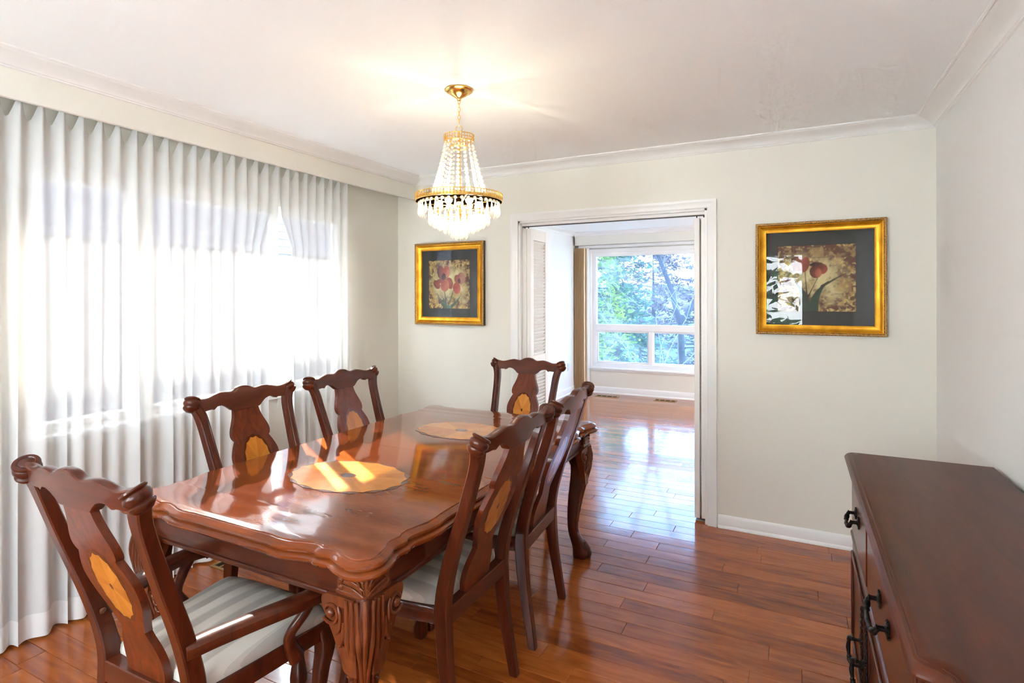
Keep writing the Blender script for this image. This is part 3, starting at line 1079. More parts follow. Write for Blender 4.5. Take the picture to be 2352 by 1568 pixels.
def make_leg(sx, sy):
    """cabriole leg under one table corner; +x,+y outward in its own frame, then mirrored"""
    LEG = [(0.648, 0.104, 0.000), (0.625, 0.108, 0.004), (0.600, 0.110, 0.009), (0.565, 0.108, 0.013), (0.52, 0.098, 0.012), (0.46, 0.084, 0.004), (0.40, 0.074, -0.006), (0.32, 0.064, -0.016),
           (0.24, 0.056, -0.022), (0.17, 0.052, -0.022), (0.13, 0.053, -0.016), (0.095, 0.060, -0.005), (0.06, 0.074, 0.008), (0.035, 0.084, 0.014), (0.012, 0.084, 0.014), (0.0, 0.074, 0.012)]
    cx, cy = 0.492, 0.885

    def sec(z):
        s = smooth_interp(-z, [(-a, b) for a, b, c in LEG])
        d = smooth_interp(-z, [(-a, c) for a, b, c in LEG])
        return s, d
    mb = MB()
    rings = []
    zs = [0.648 - 0.648 * k / 44 for k in range(45)]
    for z in zs:
        s, d = sec(z)
        h = s / 2
        r = h * 0.42
        ring = []
        for qx, qy, a0 in ((1, 1, 0), (-1, 1, 90), (-1, -1, 180), (1, -1, 270)):
            for k in range(4):
                a = R(a0 + 30 * k)
                ring.append((cx + d + qx * (h - r) + r * math.cos(a), cy + d + qy * (h - r) + r * math.sin(a), z))
        rings.append(ring)
    mb.loft(rings)
    S = Matrix.Diagonal((sx, sy, 1, 1))
    leg = build('leg', mb.xf(S), M['cherry'], table, 50)
    # corner block
    blk = MB()
    ring0 = [(cx - .052, cy - .052), (cx + .052, cy - .052), (cx + .054, cy + .030), (cx + .048, cy + .045), (cx + .030, cy + .054), (cx - .052, cy + .052)]
    blk.loft([[(x, y, z) for x, y in ring0] for z in (0.650, 0.718)])
    blk.loft([[(cx + (x - cx) * k, cy + (y - cy) * k, z) for x, y in ring0] for z, k in ((0.640, 0.98), (0.645, 1.05), (0.652, 1.05), (0.655, 1.0))])
    build('corner_block', blk.xf(S), M['carved'], leg, 30)
    cv = MB()
    # wings (ears) either side of the knee, under the apron: scroll-edged plates
    for ax in (0, 1):
        def W(a, z, t):      # a = distance inward along apron from leg face, t = out from wing face
            return Vector((cx + 0.020 - a, cy + 0.052 + t, z)) if ax == 0 else Vector((cx + 0.052 + t, cy + 0.020 - a, z))
        prof = [(0.0, 0.640), (0.065, 0.640), (0.116, 0.632), (0.127, 0.616), (0.122, 0.596), (0.108, 0.572), (0.094, 0.548), (0.080, 0.520), (0.068, 0.490), (0.057, 0.460), (0.048, 0.430), (0.03, 0.42), (0.0, 0.42)]
        pl = [(p.x, p.y) for p in catmull([(a, z, 0) for a, z in prof], 4)]
        n = len(pl)
        f0 = [W(a, z, 0.012 * min(1, max(0, (z - 0.40) / 0.15)) - 0.10 * max(0, a - 0.04) ** 1.2) for a, z in pl]
        b0 = [W(a, z, -0.030) for a, z in pl]
        e0 = [W(a * 0.985, z, 0.012 * min(1, max(0, (z - 0.40) / 0.15)) - 0.006 - 0.10 * max(0, a - 0.04) ** 1.2) for a, z in pl]
        cv.loft([b0, e0, [(p * 0.985 + q * 0.015) for p, q in zip(f0, b0)]], True)
        # scroll eye and concentric volute
        u = Vector((-1, 0, 0)) if ax == 0 else Vector((0, -1, 0))
        v = Vector((0, 0, 1))
        nn = Vector((0, 1, 0)) if ax == 0 else Vector((1, 0, 0))
        c = W(0.086, 0.588, 0.0115)
        cv.lathe([(0.0135, -0.006), (0.0135, 0.004), (0.010, 0.0085), (0.004, 0.0105), (0.0, 0.011)], 14, c, nn)
        for rr, tube in ((0.025, 0.0045),):
            cv.tube(spiral(c, u, v, 0.020, 0.031, 0.85, 26, R(20)), [0.0052] * 26, 6)
            cv.tube(catmull([tuple(W(0.056, 0.612, 0.013)), tuple(W(0.046, 0.585, 0.015)), tuple(W(0.050, 0.552, 0.014)), tuple(W(0.066, 0.532, 0.011))], 5), [0.003, 0.004, 0.005, 0.0055, 0.006, 0.006, 0.006, 0.006, 0.006, 0.006, 0.0055, 0.005, 0.0045, 0.004, 0.003, 0.002], 6)
            cv.tube(catmull([tuple(W(0.036, 0.575, 0.015)), tuple(W(0.036, 0.535, 0.014)), tuple(W(0.046, 0.508, 0.011)), tuple(W(0.060, 0.494, 0.008))], 5), [0.003, 0.004, 0.005, 0.0055, 0.006, 0.006, 0.006, 0.006, 0.006, 0.006, 0.0055, 0.005, 0.0045, 0.004, 0.003, 0.002], 6)
        # flowing leaf flutes from the top of the knee down the face
        for j, (a_t, a_m, a_b, zb) in enumerate(((-0.028, -0.025, -0.008, 0.26), (-0.010, -0.008, 0.003, 0.33), (0.008, 0.010, 0.012, 0.40))):
            path = []
            for k in range(22):
                t = k / 21
                z = lerp(0.638, zb, t)
                s, d = sec(z)
                a = (1 - t) ** 2 * a_t + 2 * t * (1 - t) * (a_m * 1.5) + t * t * a_b
                lim = s / 2 - 0.006
                face = max(0.052 + 0.010, s / 2 + d + 0.001) if z > 0.52 else s / 2 + d + 0.001
                fz = lerp(s / 2 + d + 0.001, 0.063, min(1, max(0, (z - 0.50) / 0.07)))
                path.append((cx + 0.0 - a + d * 0.5, cy + fz, z) if ax == 0 else (cx + fz, cy - a + d * 0.5, z))
            cv.tube(path, [0.0082 * (0.55 + 0.45 * math.sin(math.pi * min(1, 0.15 + k / 21 * 0.95))) for k in range(22)], 6)
        # short leaf lobes stepping down the edge
        for j in range(7):
            z = 0.50 - 0.026 * j
            s, d = sec(z)
            aa = s * 0.42
            p0 = (cx - aa + d, cy + s / 2 + d - 0.001, z) if ax == 0 else (cx + s / 2 + d - 0.001, cy - aa + d, z)
            p1 = (cx - aa * 0.2 + d, cy + s / 2 + d + 0.003, z + 0.018) if ax == 0 else (cx + s / 2 + d + 0.003, cy - aa * 0.2 + d, z + 0.018)
            pm2 = tuple(lerp(a, b, 0.5) for a, b in zip(p0, p1))
            pm2 = (pm2[0], pm2[1], pm2[2] - 0.006)
            cv.tube(catmull([p0, pm2, p1], 4), [0.002, 0.0035, 0.0045, 0.005, 0.005, 0.005, 0.0045, 0.003, 0.002], 6)
        # acanthus on the block
        for j, (a, z) in enumerate(((0.030, 0.703), (0.034, 0.683), (0.034, 0.664))):
            cc = W(a + 0.022, z, 0.002)
            cv.lathe([(0.0085, -0.003), (0.0085, 0.002), (0.005, 0.004), (0.0, 0.0045)], 12, cc, nn)
            e = W(-0.026, z - 0.012, 0.002)
            m_ = W(0.006, z + 0.004, 0.005)
            cv.tube(catmull([tuple(cc + v * 0.007), tuple(m_), tuple(e)], 5), [0.003] * 11, 6)
    # central ridge on the outer corner of the knee
    path = []
    for k in range(26):
        z = lerp(0.640, 0.20, k / 25)
        s, d = sec(z)
        q = s / 2 + d - s / 2 * 0.42 * 0.293
        path.append((cx + q, cy + q, z))
    cv.tube(path, [0.009 * (1 - 0.55 * k / 25) for k in range(26)], 8)
    for j in range(4):
        cv.tube(catmull([(cx + .050 - .004 * j, cy + .050 - .004 * (3 - j), 0.656), (cx + .056 - .008 * j, cy + .034 + .008 * j, 0.688), (cx + .060 - .014 * j, cy + .018 + .014 * j, 0.712)], 4), [0.0035] * 9, 6)
    build('carving', cv.xf(S), M['carved'], leg, 60)
    # paw foot toes
    ft = MB()
    for a in (5, 30, 60, 85):
        q = Vector((math.cos(R(a)), math.sin(R(a)), 0))
        b = Vector((cx + 0.012, cy + 0.012, 0))
        ft.tube([b + q * 0.020 + Vector((0, 0, 0.085)), b + q * 0.040 + Vector((0, 0, 0.050)), b + q * 0.047 + Vector((0, 0, 0.022)), b + q * 0.045 + Vector((0, 0, 0.004))], [0.008, 0.013, 0.014, 0.010], 8)
    build('toes', ft.xf(S), M['cherry'], leg, 60)


for sx in (-1, 1):
    for sy in (-1, 1):
        make_leg(sx, sy)


# oval marquetry: scalloped fan wedges, centre and dark border; mapped by fn(x, z) -> 3D point
def oval_inlay(parent, fn, rx, rz, nw, name_cache, border=1.14, ctr=0.10):
    key = name_cache
    if key not in OV:
        L = []

        def rad(a, k):
            return k
        bd = MB()
        nb = nw * 6
        inner, outer = [], []
        for i in range(nb):
            a = 2 * math.pi * i / nb
            fr = (i % 6) / 6
            sc_ = 1.0 - 0.055 * math.sin(math.pi * fr)
            inner.append(fn(rx * 0.97 * sc_ * math.cos(a), rz * 0.97 * sc_ * math.sin(a), 0.0004))
            sc2 = border - 0.045 * abs(math.cos(math.pi * fr))
            outer.append(fn(rx * sc2 * math.cos(a), rz * lerp(1, sc2, 0.8) * math.sin(a), 0.0004))
        bd.loft([inner, outer], False)
        L.append(('inlay_border', bd.mesh('inlay_border', M['inlay_dark'], 0)))
        for w in range(nw):
            pts = []
            for k in range(7):
                a = 2 * math.pi * (w + k / 6) / nw
                sc_ = 1.0 - 0.055 * math.sin(math.pi * k / 6)
                pts.append((rx * sc_ * math.cos(a), rz * sc_ * math.sin(a)))
            mb = MB()
            inn = [(rx * ctr * math.cos(2 * math.pi * (w + k / 6) / nw), rz * ctr * math.sin(2 * math.pi * (w + k / 6) / nw)) for k in range(7)]
            mid = [((p[0] + q[0]) / 2, (p[1] + q[1]) / 2) for p, q in zip(inn, pts)]
            mb.loft([[fn(x, z, 0.0008) for x, z in ring] for ring in (inn, mid, pts)], False, False)
            L.append(('inlay_wedge', mb.mesh('inlay_wedge', M['inlay'], 0)))
        c = MB()
        cr = [fn(rx * ctr * 1.04 * math.cos(2 * math.pi * k / 16), rz * ctr * 1.04 * math.sin(2 * math.pi * k / 16), 0.0010) for k in range(16)]
        c.add(cr, [tuple(range(16))])
        L.append(('inlay_eye', c.mesh('inlay_eye', M['inlay_dark'], 0)))
        OV[key] = L
    for nm, me in OV[key]:
        put(nm, me, parent)


OV = {}
for s in (-1, 1):
    ov = build('inlay', MB().add([(0.24 * math.cos(2 * math.pi * k / 48), s * 0.425 + 0.160 * math.sin(2 * math.pi * k / 48), TZ + 0.0003) for k in range(48)], [tuple(range(48))]), M['tabletop'], table, 0)
    oval_inlay(ov, lambda x, z, h, s=s: (x, s * 0.425 + z, TZ + 0.0006 + h * 1.5), 0.262, 0.180, 16, 'table%d' % s, 1.05, 0.13)

# ------------------------------------------------------------------ chairs
BACK = [(0.0, -0.252), (0.10, -0.236), (0.25, -0.212), (0.40, -0.200), (0.47, -0.200), (0.55, -0.214), (0.66, -0.246), (0.765, -0.283), (0.88, -0.322), (0.96, -0.347), (1.033, -0.366), (1.10, -0.380)]
POSTX = [(0.0, 0.212), (0.20, 0.205), (0.45, 0.203), (0.70, 0.213), (0.88, 0.224), (0.95, 0.230), (0.985, 0.238), (1.01, 0.250), (1.03, 0.260)]


def yb(z):
    return smooth_interp(z, BACK)


def chair_meshes():
    D = {}
    # posts
    for s in (-1, 1):
        rings = []
        for k in range(46):
            z = 1.022 * k / 45
            x = smooth_interp(z, POSTX)
            y = yb(z)
            w = interp(z, [(0, 0.032), (0.42, 0.042), (0.5, 0.042), (0.9, 0.042), (0.97, 0.046), (1.022, 0.054)])
            d = interp(z, [(0, 0.034), (0.40, 0.050), (0.5, 0.048), (0.95, 0.036), (1.022, 0.034)])
            wi, do = w / 2, d / 2
            g = 0.003 if z > 0.5 else 0.0
            # section, inner edge at -wi (toward centre), front at +do; two grooves on the front face
            sec = [(-wi, -do + .004), (-wi + .004, -do), (wi - .004, -do), (wi, -do + .004), (wi, do - .004), (wi - .004, do), (wi - .007, do), (wi - .009, do - g), (wi - .011, do),
                   (-wi + .012, do), (-wi + .010, do - g), (-wi + .008, do - g * 0.3), (-wi + .004, do - g), (-wi, do - .006)]
            rings.append([(s * (x + a), y + b, z) for a, b in sec])
        D['post%d' % s] = MB().loft(rings).mesh('back_post', M['cherry'], 35)
    # crest rail
    TOP = [(0.0, 1.071), (0.03, 1.067), (0.052, 1.057), (0.070, 1.0525), (0.095, 1.0555), (0.120, 1.057), (0.145, 1.053), (0.170, 1.047), (0.190, 1.0430), (0.212, 1.0430), (0.232, 1.047), (0.256, 1.052)]
    BOT = [(0.0, 0.966), (0.067, 0.966), (0.075, 0.969), (0.090, 0.982), (0.108, 0.994), (0.128, 1.000), (0.150, 1.000), (0.162, 0.992), (0.170, 0.987), (0.178, 0.992), (0.215, 0.990), (0.256, 0.996)]
    xs = sorted(set([round(-0.252 + 0.504 * k / 96, 5) for k in range(97)]))
    rings = []
    for x in xs:
        ax = abs(x)
        zt = smooth_interp(ax, TOP)
        zb = interp(ax, BOT)
        bow = -0.016 * (1 - (ax / 0.25) ** 2)

        def P(z, t):
            return (x, yb(z) + bow + t, z)
        th = 0.0155
        rings.append([P(zb + .002, -th), P(zb, -th + .003), P(zb, th - .003), P(zb + .002, th), P(lerp(zb, zt, 0.5), th), P(zt - .006, th), P(zt - .002, th - .003), P(zt, th - .009), P(zt, -th + .009), P(zt - .002, -th + .003), P(zt - .006, -th), P(lerp(zb, zt, 0.5), -th)])
    D['crest'] = MB().loft(rings).mesh('crest_rail', M['cherry_x'], 40)
    # ears
    EP = [(0.0, -0.036), (0.016, -0.034), (0.026, -0.026), (0.0305, -0.019), (0.0300, -0.0145), (0.0255, -0.011), (0.029, -0.006), (0.0325, 0.002), (0.0315, 0.010), (0.0265, 0.0155),
          (0.0300, 0.018), (0.0315, 0.0215), (0.0295, 0.0255), (0.0210, 0.027), (0.0190, 0.0250), (0.0165, 0.0250), (0.0140, 0.0272), (0.0, 0.0280)]
    for s in (-1, 1):
        D['ear%d' % s] = MB().lathe(EP, 28, (s * 0.262, yb(1.03) - 0.004, 1.027), (-s * 0.42, -0.30, 0.86)).mesh('scroll_ear', M['cherry'], 40)
    # splat
    SW = [(0.452, 0.086), (0.48, 0.090), (0.520, 0.089), (0.555, 0.078), (0.585, 0.062), (0.604, 0.056)]
    SW2 = [(0.604, 0.060), (0.620, 0.066), (0.650, 0.082), (0.690, 0.104), (0.730, 0.117), (0.765, 0.118), (0.800, 0.105), (0.832, 0.087)]
    SW3 = [(0.832, 0.090), (0.842, 0.098), (0.858, 0.101), (0.880, 0.096), (0.910, 0.082), (0.940, 0.070), (0.980, 0.063)]
    zs = [(0.452 + 0.152 * k / 14, SW) for k in range(15)] + [(0.604 + 0.228 * k / 26, SW2) for k in range(27)] + [(0.832 + 0.148 * k / 18, SW3) for k in range(19)]
    rings = []
    th = 0.010
    for z, tab in zs:
        w = smooth_interp(z, tab)
        rings.append([(x, splat_y(x, z) + t, z) for x, t in ((-w, -th), (-w * 0.5, -th), (0, -th), (w * 0.5, -th), (w, -th), (w, th), (w * 0.5, th), (0, th), (-w * 0.5, th), (-w, th))])
    D['splat'] = MB().loft(rings).mesh('splat', M['splat'], 40)
    # seat rails
    FW, BW, FY, BY = 0.262, 0.190, 0.235, -0.190
    D['rail_f'] = MB().loft([[(x, FY + 0.012 * (1 - (x / FW) ** 2) + t, z) for t, z in ((0, .395), (-.028, .395), (-.028, .452), (0, .452), (.005, .447), (.006, .430), (.0, .420))] for x in [FW * (k / 6 - 1) for k in range(13)]]).mesh('seat_rail', M['cherry_x'], 35)
    for s in (-1, 1):
        D['rail_s%d' % s] = MB().loft([[(s * (lerp(BW + .018, FW, k / 4) + t), lerp(BY, FY, k / 4), z) for t, z in ((0, .395), (-.028, .395), (-.028, .452), (0, .452), (.004, .446), (.004, .430), (.0, .420))] for k in range(5)]).mesh('seat_rail', M['cherry'], 35)
    D['rail_b'] = MB().box(-0.19, 0.19, -0.222, -0.180, 0.395, 0.455, 0.003).mesh('seat_rail', M['cherry_x'], 30)
    # cushion
    out = catmull([(0.0, FY + .004, 0), (0.15, FY, 0), (0.232, FY - .012, 0), (0.254, FY - .040, 0), (0.240, 0.10, 0), (0.215, -0.08, 0), (0.196, -0.165, 0), (0.165, -0.183, 0), (0.0, -0.184, 0),
                   (-0.165, -0.183, 0), (-0.196, -0.165, 0), (-0.215, -0.08, 0), (-0.240, 0.10, 0), (-0.254, FY - .040, 0), (-0.232, FY - .012, 0), (-0.15, FY, 0)], 5, True)
    rings = []
    for k, z in ((0.985, 0.440), (1.0, 0.452), (1.006, 0.464), (0.995, 0.477), (0.955, 0.490), (0.86, 0.501), (0.70, 0.5085), (0.5, 0.5135), (0.25, 0.516), (0.03, 0.517)):
        rings.append([(p.x * k, 0.025 + (p.y - 0.025) * k, z) for p in out])
    D['cushion'] = MB().loft(rings).mesh('seat_cushion', M['seat'], 60)
    # front legs
    for s in (-1, 1):
        rings = []
        for k in range(30):
            z = 0.44 * (1 - k / 29)
            sz = smooth_interp(z, [(0, .042), (0.02, .050), (0.05, .046), (0.10, .032), (0.18, .034), (0.30, .046), (0.38, .056), (0.44, .056)])
            d = smooth_interp(z, [(0, .016), (0.03, .016), (0.09, .002), (0.16, -.006), (0.28, .0), (0.37, .010), (0.44, .0)])
            h = sz / 2
            r = h * 0.4
            ring = []
            for qx, qy, a0 in ((1, 1, 0), (-1, 1, 90), (-1, -1, 180), (1, -1, 270)):
                for q in range(3):
                    a = R(a0 + 45 * q)
                    ring.append((s * (0.232 + d + qx * (h - r) + r * math.cos(a)), 0.208 + d + qy * (h - r) + r * math.sin(a), z))
            rings.append(ring)
        D['leg%d' % s] = MB().loft(rings).mesh('leg', M['cherry'], 50)
    # arms
    for s in (-1, 1):
        path = catmull([(s * 0.212, -0.232, 0.590), (s * 0.232, -0.17, 0.594), (s * 0.276, -0.06, 0.598), (s * 0.308, 0.04, 0.596), (s * 0.320, 0.125, 0.590), (s * 0.316, 0.182, 0.580), (s * 0.312, 0.192, 0.560)], 5)
        n = len(path)
        rr = [interp(k / (n - 1), [(0, 0.026), (0.1, 0.031), (0.5, 0.030), (0.8, 0.032), (1, 0.016)]) for k in range(n)]
        a = MB()
        rings = []
        for i, p in enumerate(path):
            t = (path[min(i + 1, n - 1)] - path[max(i - 1, 0)]).normalized()
            side = Vector((t.y, -t.x, 0)).normalized()
            up = side.cross(t)
            if up.z < 0:
                up = -up
            w, h = rr[i], 0.0185
            rings.append([p + side * (w * c) + up * (h * e) for c, e in ((-1, -0.2), (-0.75, -1), (0.75, -1), (1, -0.2), (1, 0.5), (0.72, 0.92), (0, 1.0), (-0.72, 0.92), (-1, 0.5))])
        a.loft(rings)
        D['arm%d' % s] = a.mesh('armrest', M['cherry'], 40)
        sp_ = catmull([(s * 0.308, 0.105, 0.582), (s * 0.300, 0.075, 0.545), (s * 0.280, 0.045, 0.500), (s * 0.264, 0.060, 0.455), (s * 0.262, 0.085, 0.405)], 5)
        D['sup%d' % s] = MB().tube(sp_, [interp(k / 20, [(0, .020), (.5, .017), (1, .026)]) for k in range(21)], 10, True, 0.8, (1, 0, 0)).mesh('arm_support', M['cherry'], 60)
    return D


def splat_y(x, z):
    t = min(1, max(0, (z - 0.46) / 0.4))
    return yb(z) - 0.016 * t


CH = chair_meshes()


def make_chair(kind, label, x, y, rz, group, narrow=False):
    name = 'dining_armchair' if kind == 'arm' else 'dining_chair'
    t = empty(name, (x, y, 0), rz, label=label, category='chair', group=group)
    for s in (-1, 1):
        p = put('back_post', CH['post%d' % s], t)
        put('scroll_ear', CH['ear%d' % s], p)
        put('leg', CH['leg%d' % s], t)
        put('seat_rail', CH['rail_s%d' % s], t)
        if kind == 'arm':
            put('armrest', CH['arm%d' % s], t)
            put('arm_support', CH['sup%d' % s], t)
    put('crest_rail', CH['crest'], t)
    put('seat_rail', CH['rail_f'], t)
    put('seat_rail', CH['rail_b'], t)
    put('seat_cushion', CH['cushion'], t)
    sp = put('splat', CH['splat'], t)
    for sd in (-1, 1):
        oval_inlay(sp, lambda a, b, h, sd=sd: (a, splat_y(a, 0.738 + b) + sd * (0.0100 + h), 0.738 + b), 0.067, 0.102, 14, 'chair%d' % sd, 1.13, 0.09)
    if kind == 'arm':
        for s in (-1, 1):
            build('peg', MB().lathe([(0.009, 0), (0.009, 0.003), (0.006, 0.006), (0.0, 0.007)], 12, (s * 0.184, yb(0.60), 0.60), (-s, 0, 0)), M['inlay_dark'], t)
    if narrow:
        t.scale = (0.93, 1, 1)
    return t


GRP = 'dining chairs round the table'
ear_off = 0.366


def chair_at(kind, label, ex, ey, rz, narrow=False):
    """ex, ey = point midway between the ears; rz = rotation (0 faces +y)"""
    c, s = math.cos(rz), math.sin(rz)
    return make_chair(kind, label, ex - s * ear_off, ey + c * ear_off, rz, GRP, narrow)


chair_at('arm', 'cherry armchair with striped seat at the near end of the table', -1.572, 0.742, R(0.8), True)
chair_at('side', 'cherry side chair with its back to the curtain, nearer of the two', -2.300, 1.760, R(-90 + 2.0))
chair_at('side', 'cherry side chair with its back to the curtain, farther of the two', -2.305, 2.405, R(-90 + 2.0))
chair_at('side', 'cherry side chair at the far end of the table before the doorway', -1.618, 3.40, R(180 + 1.0), True)
chair_at('side', 'cherry side chair on the open floor side, nearer to the camera', -0.876, 1.745, R(90))
chair_at('side', 'cherry side chair on the open floor side, nearer to the doorway', -0.900, 2.360, R(90 + 5.0))

# ------------------------------------------------------------------ sideboard
SB = empty('sideboard', (0, 0, 0), label='dark cherry sideboard with black bail pulls against the right wall', category='sideboard')
sx0, sx1, sy0, sy1, sz = 0.176, 0.664, 1.150, 2.735, 0.832


def sb_outline(o):
    a, b, c, d = sx0 + o, sx1, sy0 + o, sy1 - o
    k = 0.030
    pts = []
    # near front corner: ogee clipped corner
    pts += [(b, c), (a + 0.060, c), (a + 0.052, c + 0.006)]
    pts += [(a + 0.044, c + 0.026), (a + 0.030, c + 0.040), (a + 0.010, c + 0.048), (a, c + 0.062)]
    pts += [(a, d - 0.030), (a + 0.004, d - 0.014), (a + 0.014, d - 0.004), (a + 0.030, d)]
    pts += [(b, d)]
    return pts


SBP = [(0.040, 0.0), (0.024, 0.0), (0.0205, -0.0025), (0.018, -0.0008), (0.0145, -0.0028), (0.011, -0.0028), (0.005, -0.008), (0.001, -0.014), (0.0, -0.020), (0.003, -0.026), (0.010, -0.029), (0.013, -0.032), (0.03, -0.032)]
tb = MB()
rings = [[(x, y, sz + z) for x, y in sb_outline(o)] for o, z in SBP]
tb.loft(rings)
build('sideboard_top', tb, M['sidetop'], SB, 30)
bx0 = 0.207
build('carcass', MB().box(bx0 + 0.012, sx1 - 0.008, sy0 + 0.045, sy1 - 0.045, 0.07, sz - 0.03, 0.002), M['cherry'], SB)
build('plinth', MB().box(bx0 - 0.004, sx1 - 0.008, sy0 + 0.035, sy1 - 0.035, 0.0, 0.075, 0.006), M['cherry'], SB)
bays = [(1.195, 1.290), (1.290, 2.120), (2.120, 2.690)]
# mouldings between drawers and doors, corner stiles
rail = MB()
rail.loft([[(bx0 + a, yy, 0.508 + z) for a, z in ((0.012, -0.016), (0.0, -0.014), (-0.008, -0.008), (-0.011, 0.0), (-0.008, 0.008), (0.0, 0.014), (0.012, 0.016))] for yy in (sy0 + 0.04, sy1 - 0.04)])
build('waist_moulding', rail, M['cherry'], SB, 50)
for k in range(4):
    yy = bays[k][0] if k < 3 else bays[2][1]
    ya, yb_ = yy - 0.017, yy + 0.017
    if k == 0:
        ya, yb_ = yy, yy + 0.03
    if k == 3:
        ya, yb_ = yy - 0.03, yy
    build('stile', MB().box(bx0 - 0.002, bx0 + 0.014, ya, yb_, 0.075, sz - 0.03, 0.002), M['cherry'], SB)


def bail_pull(parent, yc, z, half=0.062, vertical=False):
    h = put('bail_pull', PULLM, parent, (bx0 - 0.008, yc, z), (R(90) if vertical else 0, 0, 0), (1, half / 0.062, 1))
    return h


pu = MB()
for s in (-1, 1):
    pu.lathe([(0.0, 0.0), (0.019, 0.001), (0.020, 0.003), (0.016, 0.0045), (0.017, 0.006), (0.010, 0.008), (0.006, 0.010), (0.006, 0.024), (0.009, 0.028), (0.0, 0.030)], 18, (0, s * 0.062, 0.0), (-1, 0, 0))
    for k in range(12):
        a = 2 * math.pi * k / 12
        pu.lathe([(0.0035, -0.002), (0.003, 0.002), (0.0, 0.003)], 6, (-0.003, s * 0.062 + 0.0195 * math.cos(a), 0.0195 * math.sin(a)), (-1, 0, 0))
path = catmull([(-0.024, -0.064, 0.0), (-0.030, -0.062, -0.010), (-0.034, -0.045, -0.020), (-0.036, -0.02, -0.024), (-0.037, 0, -0.025), (-0.036, 0.02, -0.024), (-0.034, 0.045, -0.020), (-0.030, 0.062, -0.010), (-0.024, 0.064, 0.0)], 5)
nn_ = len(path)
pu.tube(path, [interp(abs(2 * k / (nn_ - 1) - 1), [(0, 0.0072), (0.25, 0.0058), (0.40, 0.0052), (0.45, 0.0085), (0.52, 0.0060), (0.58, 0.0095), (0.70, 0.0085), (0.8, 0.006), (1, 0.007)]) for k in range(nn_)], 10)
PULLM = pu.mesh('bail_pull', M['iron'], 50)
esc = MB()
for k in range(15):
    z = -0.15 + 0.30 * k / 14
    w = 0.010 + 0.008 * abs(math.sin(k * 1.1)) * (1 - abs(z) / 0.2)
    esc.lathe([(w, 0), (w, 0.003), (w * 0.6, 0.006), (0, 0.007)], 8, (0, 0, z), (-1, 0, 0))
ESCM = esc.mesh('escutcheon', M['iron'], 50)
for k, (ya, yb_) in enumerate(bays):
    a, b = ya + 0.020 + (0.012 if k == 0 else 0), yb_ - 0.020 - (0.012 if k == 2 else 0)
    dr = build('drawer', MB().box(bx0 - 0.008, bx0 + 0.012, a, b, 0.534, 0.790, 0.004), M['cherry_x'], SB)
    if k > 0:
        bail_pull(dr, (a + b) / 2, 0.668, (0.030, 0.078, 0.052)[k])
    do = build('door', MB().box(bx0 - 0.006, bx0 + 0.012, a, b, 0.085, 0.486, 0.004), M['cherry'], SB)
    fr = MB()
    if k == 0:
        continue
    for q in ((a + 0.03, b - 0.03, 0.44, 0.46), (a + 0.03, b - 0.03, 0.11, 0.13), (a + 0.03, a + 0.05, 0.13, 0.44), (b - 0.05, b - 0.03, 0.13, 0.44)):
        fr.box(bx0 - 0.014, bx0 - 0.005, q[0], q[1], q[2], q[3], 0.003)
    build('panel_moulding', fr, M['cherry'], do)
    if k == 0:
        continue
    ey = a + 0.045 if k == 2 else b - 0.045
    put('escutcheon', ESCM, do, (bx0 - 0.014, ey, 0.29))
    put('bail_pull', PULLM, do, (bx0 - 0.016, ey, 0.29), (R(90), 0, 0), (1, 0.7, 1))


# ------------------------------------------------------------------ framed prints
def fbm(nx, ny, sc, seed, octv=4):
    rg = np.random.RandomState(seed)
    out = np.zeros((ny, nx))
    amp = 1.0
    for o in range(octv):
        g = rg.rand(int(sc * 2 ** o) + 2, int(sc * 2 ** o) + 2)
        yy, xx = np.meshgrid(np.linspace(0, g.shape[0] - 1.001, ny), np.linspace(0, g.shape[1] - 1.001, nx), indexing='ij')
        y0, x0 = yy.astype(int), xx.astype(int)
        fy, fx = yy - y0, xx - x0
        v = (g[y0, x0] * (1 - fx) + g[y0, x0 + 1] * fx) * (1 - fy) + (g[y0 + 1, x0] * (1 - fx) + g[y0 + 1, x0 + 1] * fx) * fy
        out += amp * v
        amp *= 0.55
    return (out - out.min()) / (out.max() - out.min())


def lin(c):
    return np.array(srgb(*c)[:3])


